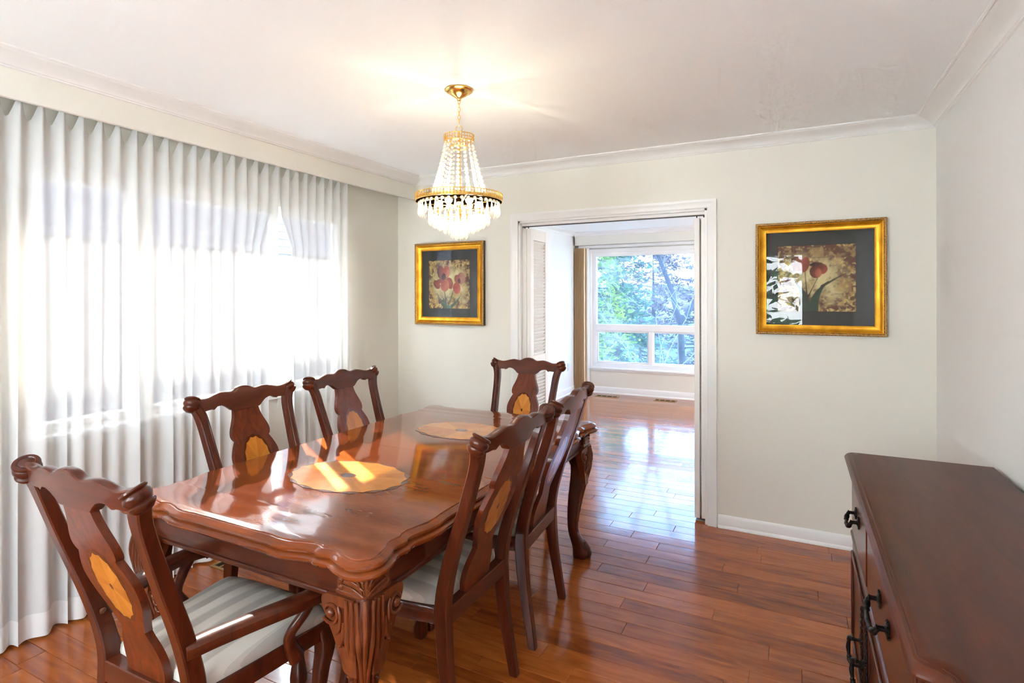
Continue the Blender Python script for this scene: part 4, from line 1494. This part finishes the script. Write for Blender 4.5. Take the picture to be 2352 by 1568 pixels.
def paint_print(variant, n=150):
    U, V = np.meshgrid(np.linspace(0, 1, n), np.linspace(0, 1, n))      # V up
    f1, f2, f3 = fbm(n, n, 6, 3 + variant), fbm(n, n, 18, 9 + variant, 3), fbm(n, n, 34, 5 + variant, 2)
    edge = np.minimum(np.minimum(U, 1 - U), np.minimum(V * 0.8, 1 - V))
    cream, tan, brown, burg = lin((232, 214, 158)), lin((196, 158, 96)), lin((104, 66, 44)), lin((104, 44, 38))
    k = np.clip((edge * 3.4 - 0.25 + (f1 - 0.5) * 1.2 + (0.12 if variant == 0 else -0.05)), 0, 1)[..., None]
    img = brown * (1 - k) + cream * k
    s = np.clip((f2 - 0.52) * 6, 0, 1)[..., None] * (1 - k * 0.85)
    img = img * (1 - s) + tan * s
    s = np.clip((f3 - 0.60) * 8, 0, 1)[..., None] * (1 - k) * 0.9
    img = img * (1 - s) + lin((228, 200, 130)) * s
    s = np.clip((0.40 - f2) * 6, 0, 1)[..., None] * (1 - k * 0.7)
    img = img * (1 - s) + burg * s
    if variant == 1:
        b = ((V > 0.80) & (V < 0.97))[..., None] * 0.5
        img = img * (1 - b) + brown * b
        for (x0, x1, y0, y1) in ((0.78, 0.95, 0.30, 0.50), (0.04, 0.14, 0.12, 0.28), (0.45, 0.6, 0.82, 0.96)):
            q = (((U > x0) & (U < x1) & (V > y0) & (V < y1)))[..., None] * 0.45
            img = img * (1 - q) + tan * q

    def ell(cx, cy, rx, ry, ang, col, col2, soft=10.0):
        nonlocal img
        c, s_ = math.cos(ang), math.sin(ang)
        dx, dy = U - cx, V - cy
        a, b = (dx * c + dy * s_) / rx, (-dx * s_ + dy * c) / ry
        d = np.sqrt(a * a + b * b)
        msk = np.clip((1 - d) * soft, 0, 1)[..., None]
        shade = np.clip(0.5 + 0.5 * a + 0.4 * (f2 - 0.5) * 2 - 0.25 * b, 0, 1)[..., None]
        img = img * (1 - msk) + (lin(col) * (1 - shade) + lin(col2) * shade) * msk

    def stroke(p0, p1, w0, w1, col, bend=0.0):
        nonlocal img
        p0, p1 = np.array(p0), np.array(p1)
        d = p1 - p0
        L2 = d @ d
        t = np.clip(((U - p0[0]) * d[0] + (V - p0[1]) * d[1]) / L2, 0, 1)
        nx, ny = -d[1], d[0]
        px = p0[0] + d[0] * t + bend * nx * np.sin(np.pi * t)
        py = p0[1] + d[1] * t + bend * ny * np.sin(np.pi * t)
        dist = np.hypot(U - px, V - py)
        w = w0 + (w1 - w0) * t
        msk = np.clip((w - dist) / 0.010, 0, 1)[..., None]
        cc = lin(col) * (0.75 + 0.5 * f2[..., None])
        img = img * (1 - msk) + cc * msk
    red, dk, hi, grn = (168, 72, 48), (96, 34, 28), (206, 116, 76), (72, 88, 62)
    if variant == 0:
        stroke((0.45, 0.0), (0.38, 0.42), 0.020, 0.012, grn)
        stroke((0.44, 0.0), (0.20, 0.36), 0.045, 0.004, (78, 96, 70), 0.10)
        stroke((0.46, 0.0), (0.62, 0.40), 0.022, 0.010, grn)
        stroke((0.44, 0.0), (0.34, 0.24), 0.06, 0.010, (84, 104, 76))
        stroke((0.48, 0.0), (0.80, 0.30), 0.05, 0.006, (88, 106, 82), -0.08)
        ell(0.20, 0.50, 0.075, 0.11, 0.7, dk, red)
        ell(0.27, 0.57, 0.12, 0.05, 0.35, (126, 48, 34), red)
        ell(0.53, 0.52, 0.070, 0.125, 0.15, dk, red)
        ell(0.49, 0.59, 0.09, 0.05, -0.3, (126, 48, 34), red)
        ell(0.40, 0.48, 0.115, 0.135, 0.0, red, hi)
        ell(0.30, 0.75, 0.095, 0.150, 0.15, dk, red)
        ell(0.43, 0.74, 0.095, 0.150, -0.2, red, hi)
        ell(0.365, 0.66, 0.055, 0.075, -0.3, (48, 24, 24), (96, 44, 32))
        ell(0.40, 0.63, 0.045, 0.030, 0.2, (60, 28, 26), (150, 84, 50))
        ell(0.80, 0.62, 0.105, 0.125, 0.1, (150, 82, 70), (198, 140, 118))
        ell(0.70, 0.60, 0.070, 0.100, 0.2, (140, 70, 54), (188, 112, 88))
        ell(0.75, 0.57, 0.035, 0.055, 0.1, (80, 46, 54), (110, 66, 66))
        ell(0.69, 0.42, 0.095, 0.125, 0.1, (170, 70, 58), (206, 108, 90))
    else:
        stroke((0.40, 0.0), (0.36, 0.60), 0.016, 0.009, (58, 52, 36))
        stroke((0.40, 0.22), (0.52, 0.50), 0.014, 0.008, (58, 52, 36))
        stroke((0.36, 0.0), (0.20, 0.50), 0.085, 0.006, (58, 72, 52), -0.10)
        stroke((0.46, 0.0), (0.66, 0.46), 0.085, 0.008, (56, 74, 54), 0.10)
        stroke((0.58, 0.38), (0.92, 0.60), 0.025, 0.006, (66, 56, 38))
        ell(0.27, 0.72, 0.10, 0.115, 0.1, dk, red)
        ell(0.36, 0.71, 0.060, 0.125, -0.2, red, (140, 60, 44))
        ell(0.25, 0.80, 0.08, 0.04, 0.2, dk, red)
        ell(0.50, 0.60, 0.085, 0.105, 0.0, dk, (150, 70, 46))
        ell(0.57, 0.64, 0.085, 0.085, -0.5, (90, 36, 28), red)
        ell(0.53, 0.58, 0.045, 0.07, 0.0, red, hi)
        ell(0.50, 0.71, 0.09, 0.03, 0.1, (60, 30, 26), dk)
    return np.clip(img * 0.85, 0, 1)


def picture(label, x0, x1, z0, z1, variant, fw, mx):
    yw = YB
    t = empty('framed_picture', ((x0 + x1) / 2, yw, (z0 + z1) / 2), label=label, category='picture', group='gilt framed flower prints')
    hx, hz = (x1 - x0) / 2, (z1 - z0) / 2

    def ringset(prof):
        return [[(-hx + o, -d, -hz + o), (hx - o, -d, -hz + o), (hx - o, -d, hz - o), (-hx + o, -d, hz - o)] for o, d in prof]
    build('frame_edge', MB().loft(ringset([(0.0015, 0.0), (0.0015, 0.030), (0.012, 0.030), (0.012, 0.0)]), False, True, True), M['frame_side'], t, 20)
    build('ornament_band', MB().loft(ringset([(0.0, 0.028), (0.001, 0.034), (0.006, 0.038), (0.011, 0.038), (0.016, 0.034), (0.017, 0.029), (0.010, 0.028)]), False, True, True), M['gilt_orn'], t, 20)
    build('gilt_cove', MB().loft(ringset([(0.016, 0.028), (0.016, 0.031), (0.018, 0.0325), (0.022, 0.031), (0.028, 0.024), (0.040, 0.018), (fw - 0.008, 0.016), (fw - 0.006, 0.020), (fw - 0.002, 0.020), (fw, 0.016), (fw, 0.008), (0.016, 0.008)]), False, True, True), M['gold'], t, 25)
    build('mat_board', MB().box(-hx + fw - 0.004, hx - fw + 0.004, -0.009, -0.006, -hz + fw - 0.004, hz - fw + 0.004), M['mat_board'], t)
    build('backing', MB().box(-hx + 0.012, hx - 0.012, -0.006, -0.001, -hz + 0.012, hz - 0.012), M['frame_side'], t)
    pa, pb, pc, pd = mx
    n = 150
    X, Z = np.meshgrid(np.linspace(-hx + pa, hx - pb, n), np.linspace(-hz + pc, hz - pd, n))
    v = np.stack([X, np.full_like(X, -0.0096), Z], -1).reshape(-1, 3)
    idx = np.arange(n * n).reshape(n, n)
    q = np.stack([idx[:-1, :-1], idx[:-1, 1:], idx[1:, 1:], idx[1:, :-1]], -1).reshape(-1, 4)
    me = bpy.data.meshes.new('print')
    me.from_pydata(v.tolist(), [], q.tolist())
    ca = me.color_attributes.new('ink', 'FLOAT_COLOR', 'POINT')
    img = paint_print(variant, n)
    rgba = np.concatenate([img, np.ones((n, n, 1))], -1).reshape(-1).astype(np.float32)
    ca.data.foreach_set('color', rgba)
    me.materials.append(M['print'])
    put('print', me, t)
    build('bevel_line', MB().loft([[(-hx + pa - o, -0.0093, -hz + pc - o), (hx - pb + o, -0.0093, -hz + pc - o), (hx - pb + o, -0.0093, hz - pd + o), (-hx + pa - o, -0.0093, hz - pd + o)] for o in (0.0, 0.003)], False), M['frame_side'], t, 0)
    build('glass', MB().box(-hx + fw - 0.003, hx - fw + 0.003, -0.0125, -0.0115, -hz + fw - 0.003, hz - fw + 0.003), M['pic_glass'], t)


picture('gilt framed print of a red iris left of the doorway', -2.833, -2.172, 1.258, 1.925, 0, 0.064, (0.130, 0.140, 0.132, 0.144))
picture('gilt framed print of two red tulips right of the doorway', -0.226, 0.457, 1.250, 1.930, 1, 0.060, (0.124, 0.150, 0.142, 0.142))

# ------------------------------------------------------------------ chandelier
CX, CY = -1.433, 2.26
ch = empty('chandelier', (CX, CY, ZC), label='gold and crystal chandelier hanging over the dining table', category='chandelier')


def zz(z):
    return z - ZC


build('canopy', MB().lathe([(0.0, 0.0), (0.066, 0.0), (0.068, -0.006), (0.062, -0.011), (0.050, -0.013), (0.044, -0.022), (0.030, -0.032), (0.014, -0.040), (0.010, -0.046), (0.009, -0.052), (0.0, -0.053)], 36), M['brass'], ch)
link = MB().torus(0.0058, 0.0016, (0, 0, 0), (0, 1, 0), 20, 6, 1.0, 2.0).mesh('chain_link', M['brass'], 80)
zc = 2.412
i = 0
while zc > 2.302:
    put('chain_link', link, ch, (0, 0, zz(zc)), (0, 0, R(90 * (i % 2) + 20)))
    zc -= 0.0185
    i += 1
build('hanging_loop', MB().torus(0.0145, 0.0018, (0, 0, zz(2.284)), (0.45, -0.89, 0), 28, 6), M['brass'], ch)
build('stem', MB().lathe([(0.004, zz(2.272)), (0.0055, zz(2.262)), (0.0065, zz(2.2)), (0.0075, zz(1.99)), (0.012, zz(1.96)), (0.016, zz(1.94)), (0.010, zz(1.92)), (0.008, zz(1.86)), (0.0, zz(1.85))], 16), M['brass'], ch)


def filigree(name, r, z0, z1, n):
    b = build(name, MB().torus(r, 0.0024, (0, 0, zz(z0)), seg=64, sub=6).torus(r, 0.0020, (0, 0, zz(z1)), seg=64, sub=6).torus(r, 0.0018, (0, 0, zz((z0 + z1) / 2)), seg=64, sub=6), M['brass'], ch, 80)
    o = MB()
    for k in range(n):
        a = 2 * math.pi * k / n
        c, s = math.cos(a), math.sin(a)
        o.tube([(r * c, r * s, zz(z0)), (r * c, r * s, zz(z1 + 0.002))], [0.0022, 0.0018], 5)
        o.lathe([(0.0022, 0), (0.0030, 0.002), (0.0, 0.005)], 6, (r * c, r * s, zz(z1)))
    build('filigree', o, M['brass'], b, 60, kind='stuff')
    return b


filigree('top_ring', 0.071, 2.220, 2.250, 30)
filigree('main_ring', 0.207, 1.937, 1.966, 84)
build('ring_flange', MB().lathe([(0.204, zz(1.934)), (0.207, zz(1.934)), (0.207, zz(1.949)), (0.204, zz(1.949)), (0.204, zz(1.934))], 72), M['brass'], ch, 40)
for r, z in ((0.045, 2.195), (0.185, 1.925), (0.135, 1.888), (0.092, 1.862)):
    build('inner_ring', MB().torus(r, 0.0022, (0, 0, zz(z)), seg=56, sub=6), M['brass'], ch, 80)
sp_m = MB()
for k in range(6):
    a = 2 * math.pi * k / 6 + 0.2
    sp_m.tube([(0.01 * math.cos(a), 0.01 * math.sin(a), zz(1.915)), (0.204 * math.cos(a), 0.204 * math.sin(a), zz(1.938))], 0.003, 6)
build('spider_arms', sp_m, M['brass'], ch, 60)
tp = MB()
for k in range(4):
    a = 2 * math.pi * k / 4
    tp.tube([(0.006 * math.cos(a), 0.006 * math.sin(a), zz(2.24)), (0.071 * math.cos(a), 0.071 * math.sin(a), zz(2.226))], 0.002, 6)
build('top_arms', tp, M['brass'], ch, 60)
# bead strands from the top ring down to the main ring
sb_ = MB()
for k in range(13):
    t = k / 12
    r = lerp(0.068, 0.126, t ** 1.25)
    z = lerp(2.215, 1.972, t)
    q = lerp(0.0062, 0.0112, t)
    sb_.lathe([(0.0, -q), (q * 0.75, -q * 0.62), (q, 0), (q * 0.75, q * 0.62), (0.0, q)], 7, (r, 0, zz(z)))
strand = sb_.mesh('bead_strand', M['crystal'], 0)
for k in range(16):
    put('bead_strand', strand, ch, (0, 0, 0), (0, 0, 2 * math.pi * (k + 0.3) / 16), kind='stuff')
row = MB()
for k in range(40):
    a = 2 * math.pi * k / 40
    row.lathe([(0.0, -0.0085), (0.0064, -0.005), (0.0085, 0), (0.0064, 0.005), (0.0, 0.0085)], 8, (0.188 * math.cos(a), 0.188 * math.sin(a), zz(1.925)))
build('bead_row', row, M['crystal'], ch, 0, kind='stuff')
row = MB()
for k in range(30):
    a = 2 * math.pi * k / 30
    row.lathe([(0.0, -0.0075), (0.0056, -0.0045), (0.0075, 0), (0.0056, 0.0045), (0.0, 0.0075)], 8, (0.140 * math.cos(a), 0.140 * math.sin(a), zz(1.882)))
build('bead_row', row, M['crystal'], ch, 0, kind='stuff')
dm = MB().lathe([(0.0006, 0.0), (0.0030, -0.003), (0.0042, -0.008), (0.0026, -0.011), (0.0030, -0.014), (0.0075, -0.045), (0.0072, -0.053), (0.0, -0.068)], 8).mesh('crystal_drop', M['crystal'], 0)
for r, z, n, sc_ in ((0.190, 1.928, 38, 0.95), (0.140, 1.888, 30, 1.0), (0.118, 1.874, 26, 1.0), (0.094, 1.860, 20, 1.0), (0.070, 1.848, 14, 1.0), (0.036, 1.822, 8, 1.0), (0.015, 1.818, 4, 1.0)):
    for k in range(n):
        a = 2 * math.pi * k / n + r * 9
        put('crystal_drop', dm, ch, (r * math.cos(a), r * math.sin(a), zz(z)), (0, 0, a), (sc_, sc_, sc_))
bm_ = MB().lathe([(0.0, 0.024), (0.010, 0.020), (0.0165, 0.010), (0.018, 0.0), (0.0155, -0.010), (0.009, -0.018), (0.007, -0.026), (0.0, -0.027)], 16).mesh('bulb', M['bulb'], 80)
for k in range(6):
    a = 2 * math.pi * k / 6 + 0.55
    b = put('bulb', bm_, ch, (0.095 * math.cos(a), 0.095 * math.sin(a), zz(1.932)))
    build('socket', MB().lathe([(0.0085, zz(1.880)), (0.0095, zz(1.890)), (0.0085, zz(1.908)), (0.0, zz(1.909))], 12, (0.095 * math.cos(a), 0.095 * math.sin(a), 0)), M['brass'], ch)

# ------------------------------------------------------------------ outdoors
M['grass'] = paint('lawn', srgb(96, 108, 84), 0.9, 0.3, 30, 0.3)
M['bounce_ground'] = paint('pale_bounce_ground', srgb(232, 231, 228), 0.85, 0.2, 40, 0.04)  # unseen ground, made pale to bounce light up to the ceiling
M['bark_blue'] = paint('bark', srgb(58, 52, 58), 0.9, 0.4, 60, 0.2)
M['bark_pale'] = paint('pale_bark', srgb(150, 146, 146), 0.8, 0.3, 60, 0.2)
M['siding'] = paint('neighbour_siding', srgb(70, 76, 92), 0.7)
M['masonry'] = paint('neighbour_masonry', srgb(72, 76, 84), 0.8, 0.3, 30, 0.1)
M['shingle'] = paint('neighbour_shingle', srgb(104, 108, 122), 0.9, 0.4, 60, 0.2)


def leaf_mat(name, c0, c1):
    m, n, out = new_mat(name)
    g = nd(n, 'ShaderNodeNewGeometry')
    rp = nd(n, 'ShaderNodeMix', data_type='RGBA')
    rp.inputs[6].default_value = c0
    rp.inputs[7].default_value = c1
    n.links.new(g.outputs['Random Per Island'], rp.inputs[0])
    d = nd(n, 'ShaderNodeBsdfDiffuse')
    t = nd(n, 'ShaderNodeBsdfTranslucent')
    n.links.new(rp.outputs[2], d.inputs[0])
    n.links.new(rp.outputs[2], t.inputs[0])
    mx = nd(n, 'ShaderNodeMixShader')
    mx.inputs[0].default_value = 0.4
    n.links.new(d.outputs[0], mx.inputs[1])
    n.links.new(t.outputs[0], mx.inputs[2])
    n.links.new(mx.outputs[0], out.inputs[0])
    return m


M['leaf_lime'] = leaf_mat('foliage_lime', srgb(84, 112, 40), srgb(158, 178, 70))
M['leaf_teal'] = leaf_mat('foliage_teal', srgb(34, 66, 62), srgb(96, 134, 100))
M['leaf_brown'] = leaf_mat('foliage_brown', srgb(84, 70, 82), srgb(140, 116, 116))

hill = MB()
NXh, NYh = 30, 14
hp = []
rgh = random.Random(4)
for j in range(NYh + 1):
    for i in range(NXh + 1):
        xx = lerp(-34, 22, i / NXh)
        yy = lerp(8.6, 46, j / NYh)
        hp.append((xx, yy, -1.6 - 1.2 * math.exp(-((yy - 18) / 6) ** 2) + max(0, yy - 26) * 0.20 + rgh.uniform(-0.15, 0.15)))
for j in range(NYh):
    for i in range(NXh):
        a = j * (NXh + 1) + i
        hill.f.append((a, a + 1, a + NXh + 2, a + NXh + 1))
hill.v = hp
structure('ground_ravine', hill, M['grass'], smooth=80)
structure('ground_side', MB().box(-40, XL - 0.2, -25, 8.4, -1.2, -0.9), M['bounce_ground'], smooth=0)
structure('ground_front', MB().box(XL - 0.2, 25, -30, YF - 0.3, -1.2, -0.9), M['bounce_ground'], smooth=0)
structure('ground_east', MB().box(XR2 + 0.3, 25, YF - 0.3, 8.4, -1.2, -0.9), M['bounce_ground'], smooth=0)


def foliage_tree(label, x, y, z0, h, rmax, leaf, bark, nb, nl, size, seed, shape='cone', group='trees outside the far window', base=0.12):
    rg = random.Random(seed)
    t = empty('evergreen_tree', (x, y, z0), label=label, category='tree', group=group)
    tr = MB().tube([(0, 0, 0), (rg.uniform(-.1, .1), rg.uniform(-.1, .1), h * 0.5), (0, 0, h * 0.98)], [0.16 * h / 6, 0.10 * h / 6, 0.012], 8)
    lf = MB()
    for b in range(nb):
        f = base + (0.98 - base) * (b + rg.random()) / nb
        z = h * f
        R_ = rmax * ((1 - f) ** 0.8 if shape == 'cone' else math.sqrt(max(0.02, 1 - (2 * f - 1.05) ** 2)))
        a = rg.uniform(0, 2 * math.pi)
        d = Vector((math.cos(a), math.sin(a), rg.uniform(-0.25, 0.15)))
        L = R_ * rg.uniform(0.7, 1.05)
        tr.tube([(0, 0, z), d * L * 0.5 + Vector((0, 0, z)), d * L + Vector((0, 0, z - 0.06 * L))], [0.022, 0.014, 0.005], 4)
        for k in range(nl):
            s = rg.uniform(0.25, 1.05)
            p = Vector((0, 0, z)) + d * (L * s) + Vector((rg.gauss(0, .13), rg.gauss(0, .13), rg.gauss(0, .07) - 0.06 * L * s))
            u = Vector((rg.gauss(0, 1), rg.gauss(0, 1), rg.gauss(0, 0.5))).normalized() * size * rg.uniform(0.6, 1.3)
            w = Vector((rg.gauss(0, 1), rg.gauss(0, 1), rg.gauss(0, 0.7))).normalized() * size * rg.uniform(0.25, 0.6)
            lf.add([p - u - w * 0.3, p + w, p + u, p - w], [(0, 1, 2, 3)])
    build('trunk', tr, bark, t, 60)
    build('foliage', lf, leaf, t, 0, kind='stuff')


def bare_tree(label, x, y, z0, bark, seed, trunk, depth=5, r0=0.09, spread=0.5, name='bare_tree', first=1.1, lean=(0, 0)):
    rg = random.Random(seed)
    t = empty(name, (x, y, z0), label=label, category='tree', group='trees outside the far window')
    mb = MB()

    def grow(p, d, L, r, k):
        q = p + d * L
        m = (p + q) / 2 + Vector((rg.gauss(0, .04), rg.gauss(0, .04), 0)) * L
        mb.tube([p, m, q], [r, r * 0.85, r * 0.72], 6 if k > 2 else 4)
        if k == 0:
            return
        for c in range(3 if k > 1 else 4):
            nd_ = (d + Vector((rg.gauss(0, spread), rg.gauss(0, spread), rg.gauss(0.08, spread * 0.6)))).normalized()
            grow(q, nd_, L * rg.uniform(0.58, 0.82), r * rg.uniform(0.5, 0.68), k - 1)
    grow(Vector((0, 0, 0)), Vector((lean[0], lean[1], 1)).normalized(), trunk, r0, depth)
    build('branches', mb, bark, t, 60)


def far_x(px, y):
    """world x at depth y seen at photo column px"""
    d = _f + _r * ((px - 1176) / FPX)
    return d.x * y / d.y


foliage_tree('lime green shrub tree at the left edge of the far window', far_x(1362, 11.4), 11.4, -1.8, 5.2, 0.75, M['leaf_lime'], M['bark_blue'], 46, 60, 0.07, 5, 'round')
foliage_tree('bushy teal evergreen behind the left half of the far window', far_x(1415, 16.8), 16.8, -2.8, 7.0, 1.5, M['leaf_teal'], M['bark_blue'], 70, 46, 0.10, 9, 'cone')
foliage_tree('low green evergreen below the middle of the far window', far_x(1470, 12.8), 12.8, -2.7, 3.7, 1.0, M['leaf_teal'], M['bark_blue'], 56, 50, 0.075, 12, 'round')
foliage_tree('distant rounded evergreen above the centre of the far window', far_x(1400, 23.0), 23.0, -2.4, 7.4, 1.8, M['leaf_teal'], M['bark_blue'], 70, 44, 0.14, 21, 'round')
bare_tree('dark bare tree forking upward at the right of the far window', far_x(1562, 14.5), 14.5, -2.6, M['bark_blue'], 31, 3.4, 6, 0.115, 0.36)
bare_tree('pale bare sapling leaning across the middle of the far window', far_x(1448, 9.75), 9.75, -1.9, M['bark_pale'], 42, 1.9, 4, 0.011, 0.4, 'bare_sapling', lean=(0.25, 0))
bare_tree('pale thin sapling at the lower right of the far window', far_x(1590, 9.75), 9.75, -1.9, M['bark_pale'], 47, 1.7, 4, 0.010, 0.4, 'bare_sapling', lean=(-0.3, 0))
foliage_tree('purple brown brush filling the right of the far window', far_x(1600, 19.6), 19.6, -2.6, 4.6, 2.3, M['leaf_brown'], M['bark_blue'], 80, 46, 0.09, 33, 'round')
foliage_tree('distant grey brown thicket on the ravine slope', far_x(1500, 30.0), 30.0, -1.0, 5.0, 3.0, M['leaf_brown'], M['bark_blue'], 70, 40, 0.16, 35, 'round')
foliage_tree('unseen tall evergreen added left of the house to block the sun', -8.3, 12.6, -1.8, 9.5, 2.3, M['leaf_teal'], M['bark_blue'], 90, 40, 0.18, 55, 'cone', 'trees outside the far window', 0.05)  # out of view, placed to keep sun off the far room floor

foliage_tree('rounded evergreen in the garden behind the camera', -1.5, -6.5, -0.9, 6.0, 1.7, M['leaf_teal'], M['bark_blue'], 80, 40, 0.15, 61, 'round', 'garden trees behind the camera', 0.05)
foliage_tree('tall conical evergreen in the garden behind the camera', 2.2, -8.0, -0.9, 7.0, 1.9, M['leaf_teal'], M['bark_blue'], 80, 40, 0.15, 63, 'cone', 'garden trees behind the camera', 0.05)

# neighbouring house beyond the dining window: pale masonry below, lapped grey siding above, low roof
nh = empty('neighbour_house', (-6.5, 2.5, -0.9), label='neighbouring house with lapped grey siding seen through the sheer curtains', category='house')
build('wall', MB().box(-4.0, 0.0, -9, 7, 0, 3.95), M['masonry'], nh)
sd_m = MB().box(0.0, 0.03, -9, 7, 0, 0.11)
sd_m.v = [(x * (1.0 if z < 0.05 else 0.45), y, z) for x, y, z in sd_m.v]
sd_m = sd_m.mesh('siding_board', M['siding'], 0)
for k in range(9):
    put('siding_board', sd_m, nh, (0.0, 0, 3.0 + 0.105 * k))
build('fascia', MB().box(0.0, 0.35, -9.2, 7.2, 3.95, 4.07), M['siding'], nh)
rf = build('roof', MB().loft([[(0.36, -9.2, 4.07), (-2.0, -9.2, 4.75), (-4.4, -9.2, 4.07)], [(0.36, 7.2, 4.07), (-2.0, 7.2, 4.75), (-4.4, 7.2, 4.07)]]), M['shingle'], nh, 0)
cm = MB().box(-0.16, 0.0, -9.15, 7.15, 0.0, 0.028).mesh('shingle_course', M['shingle'], 0)
sl = math.atan2(0.68, 2.36)
for k in range(15):
    put('shingle_course', cm, rf, (0.36 - 0.155 * k * math.cos(sl), 0, 4.075 + 0.155 * k * math.sin(sl)), (0, sl + R(5), 0))
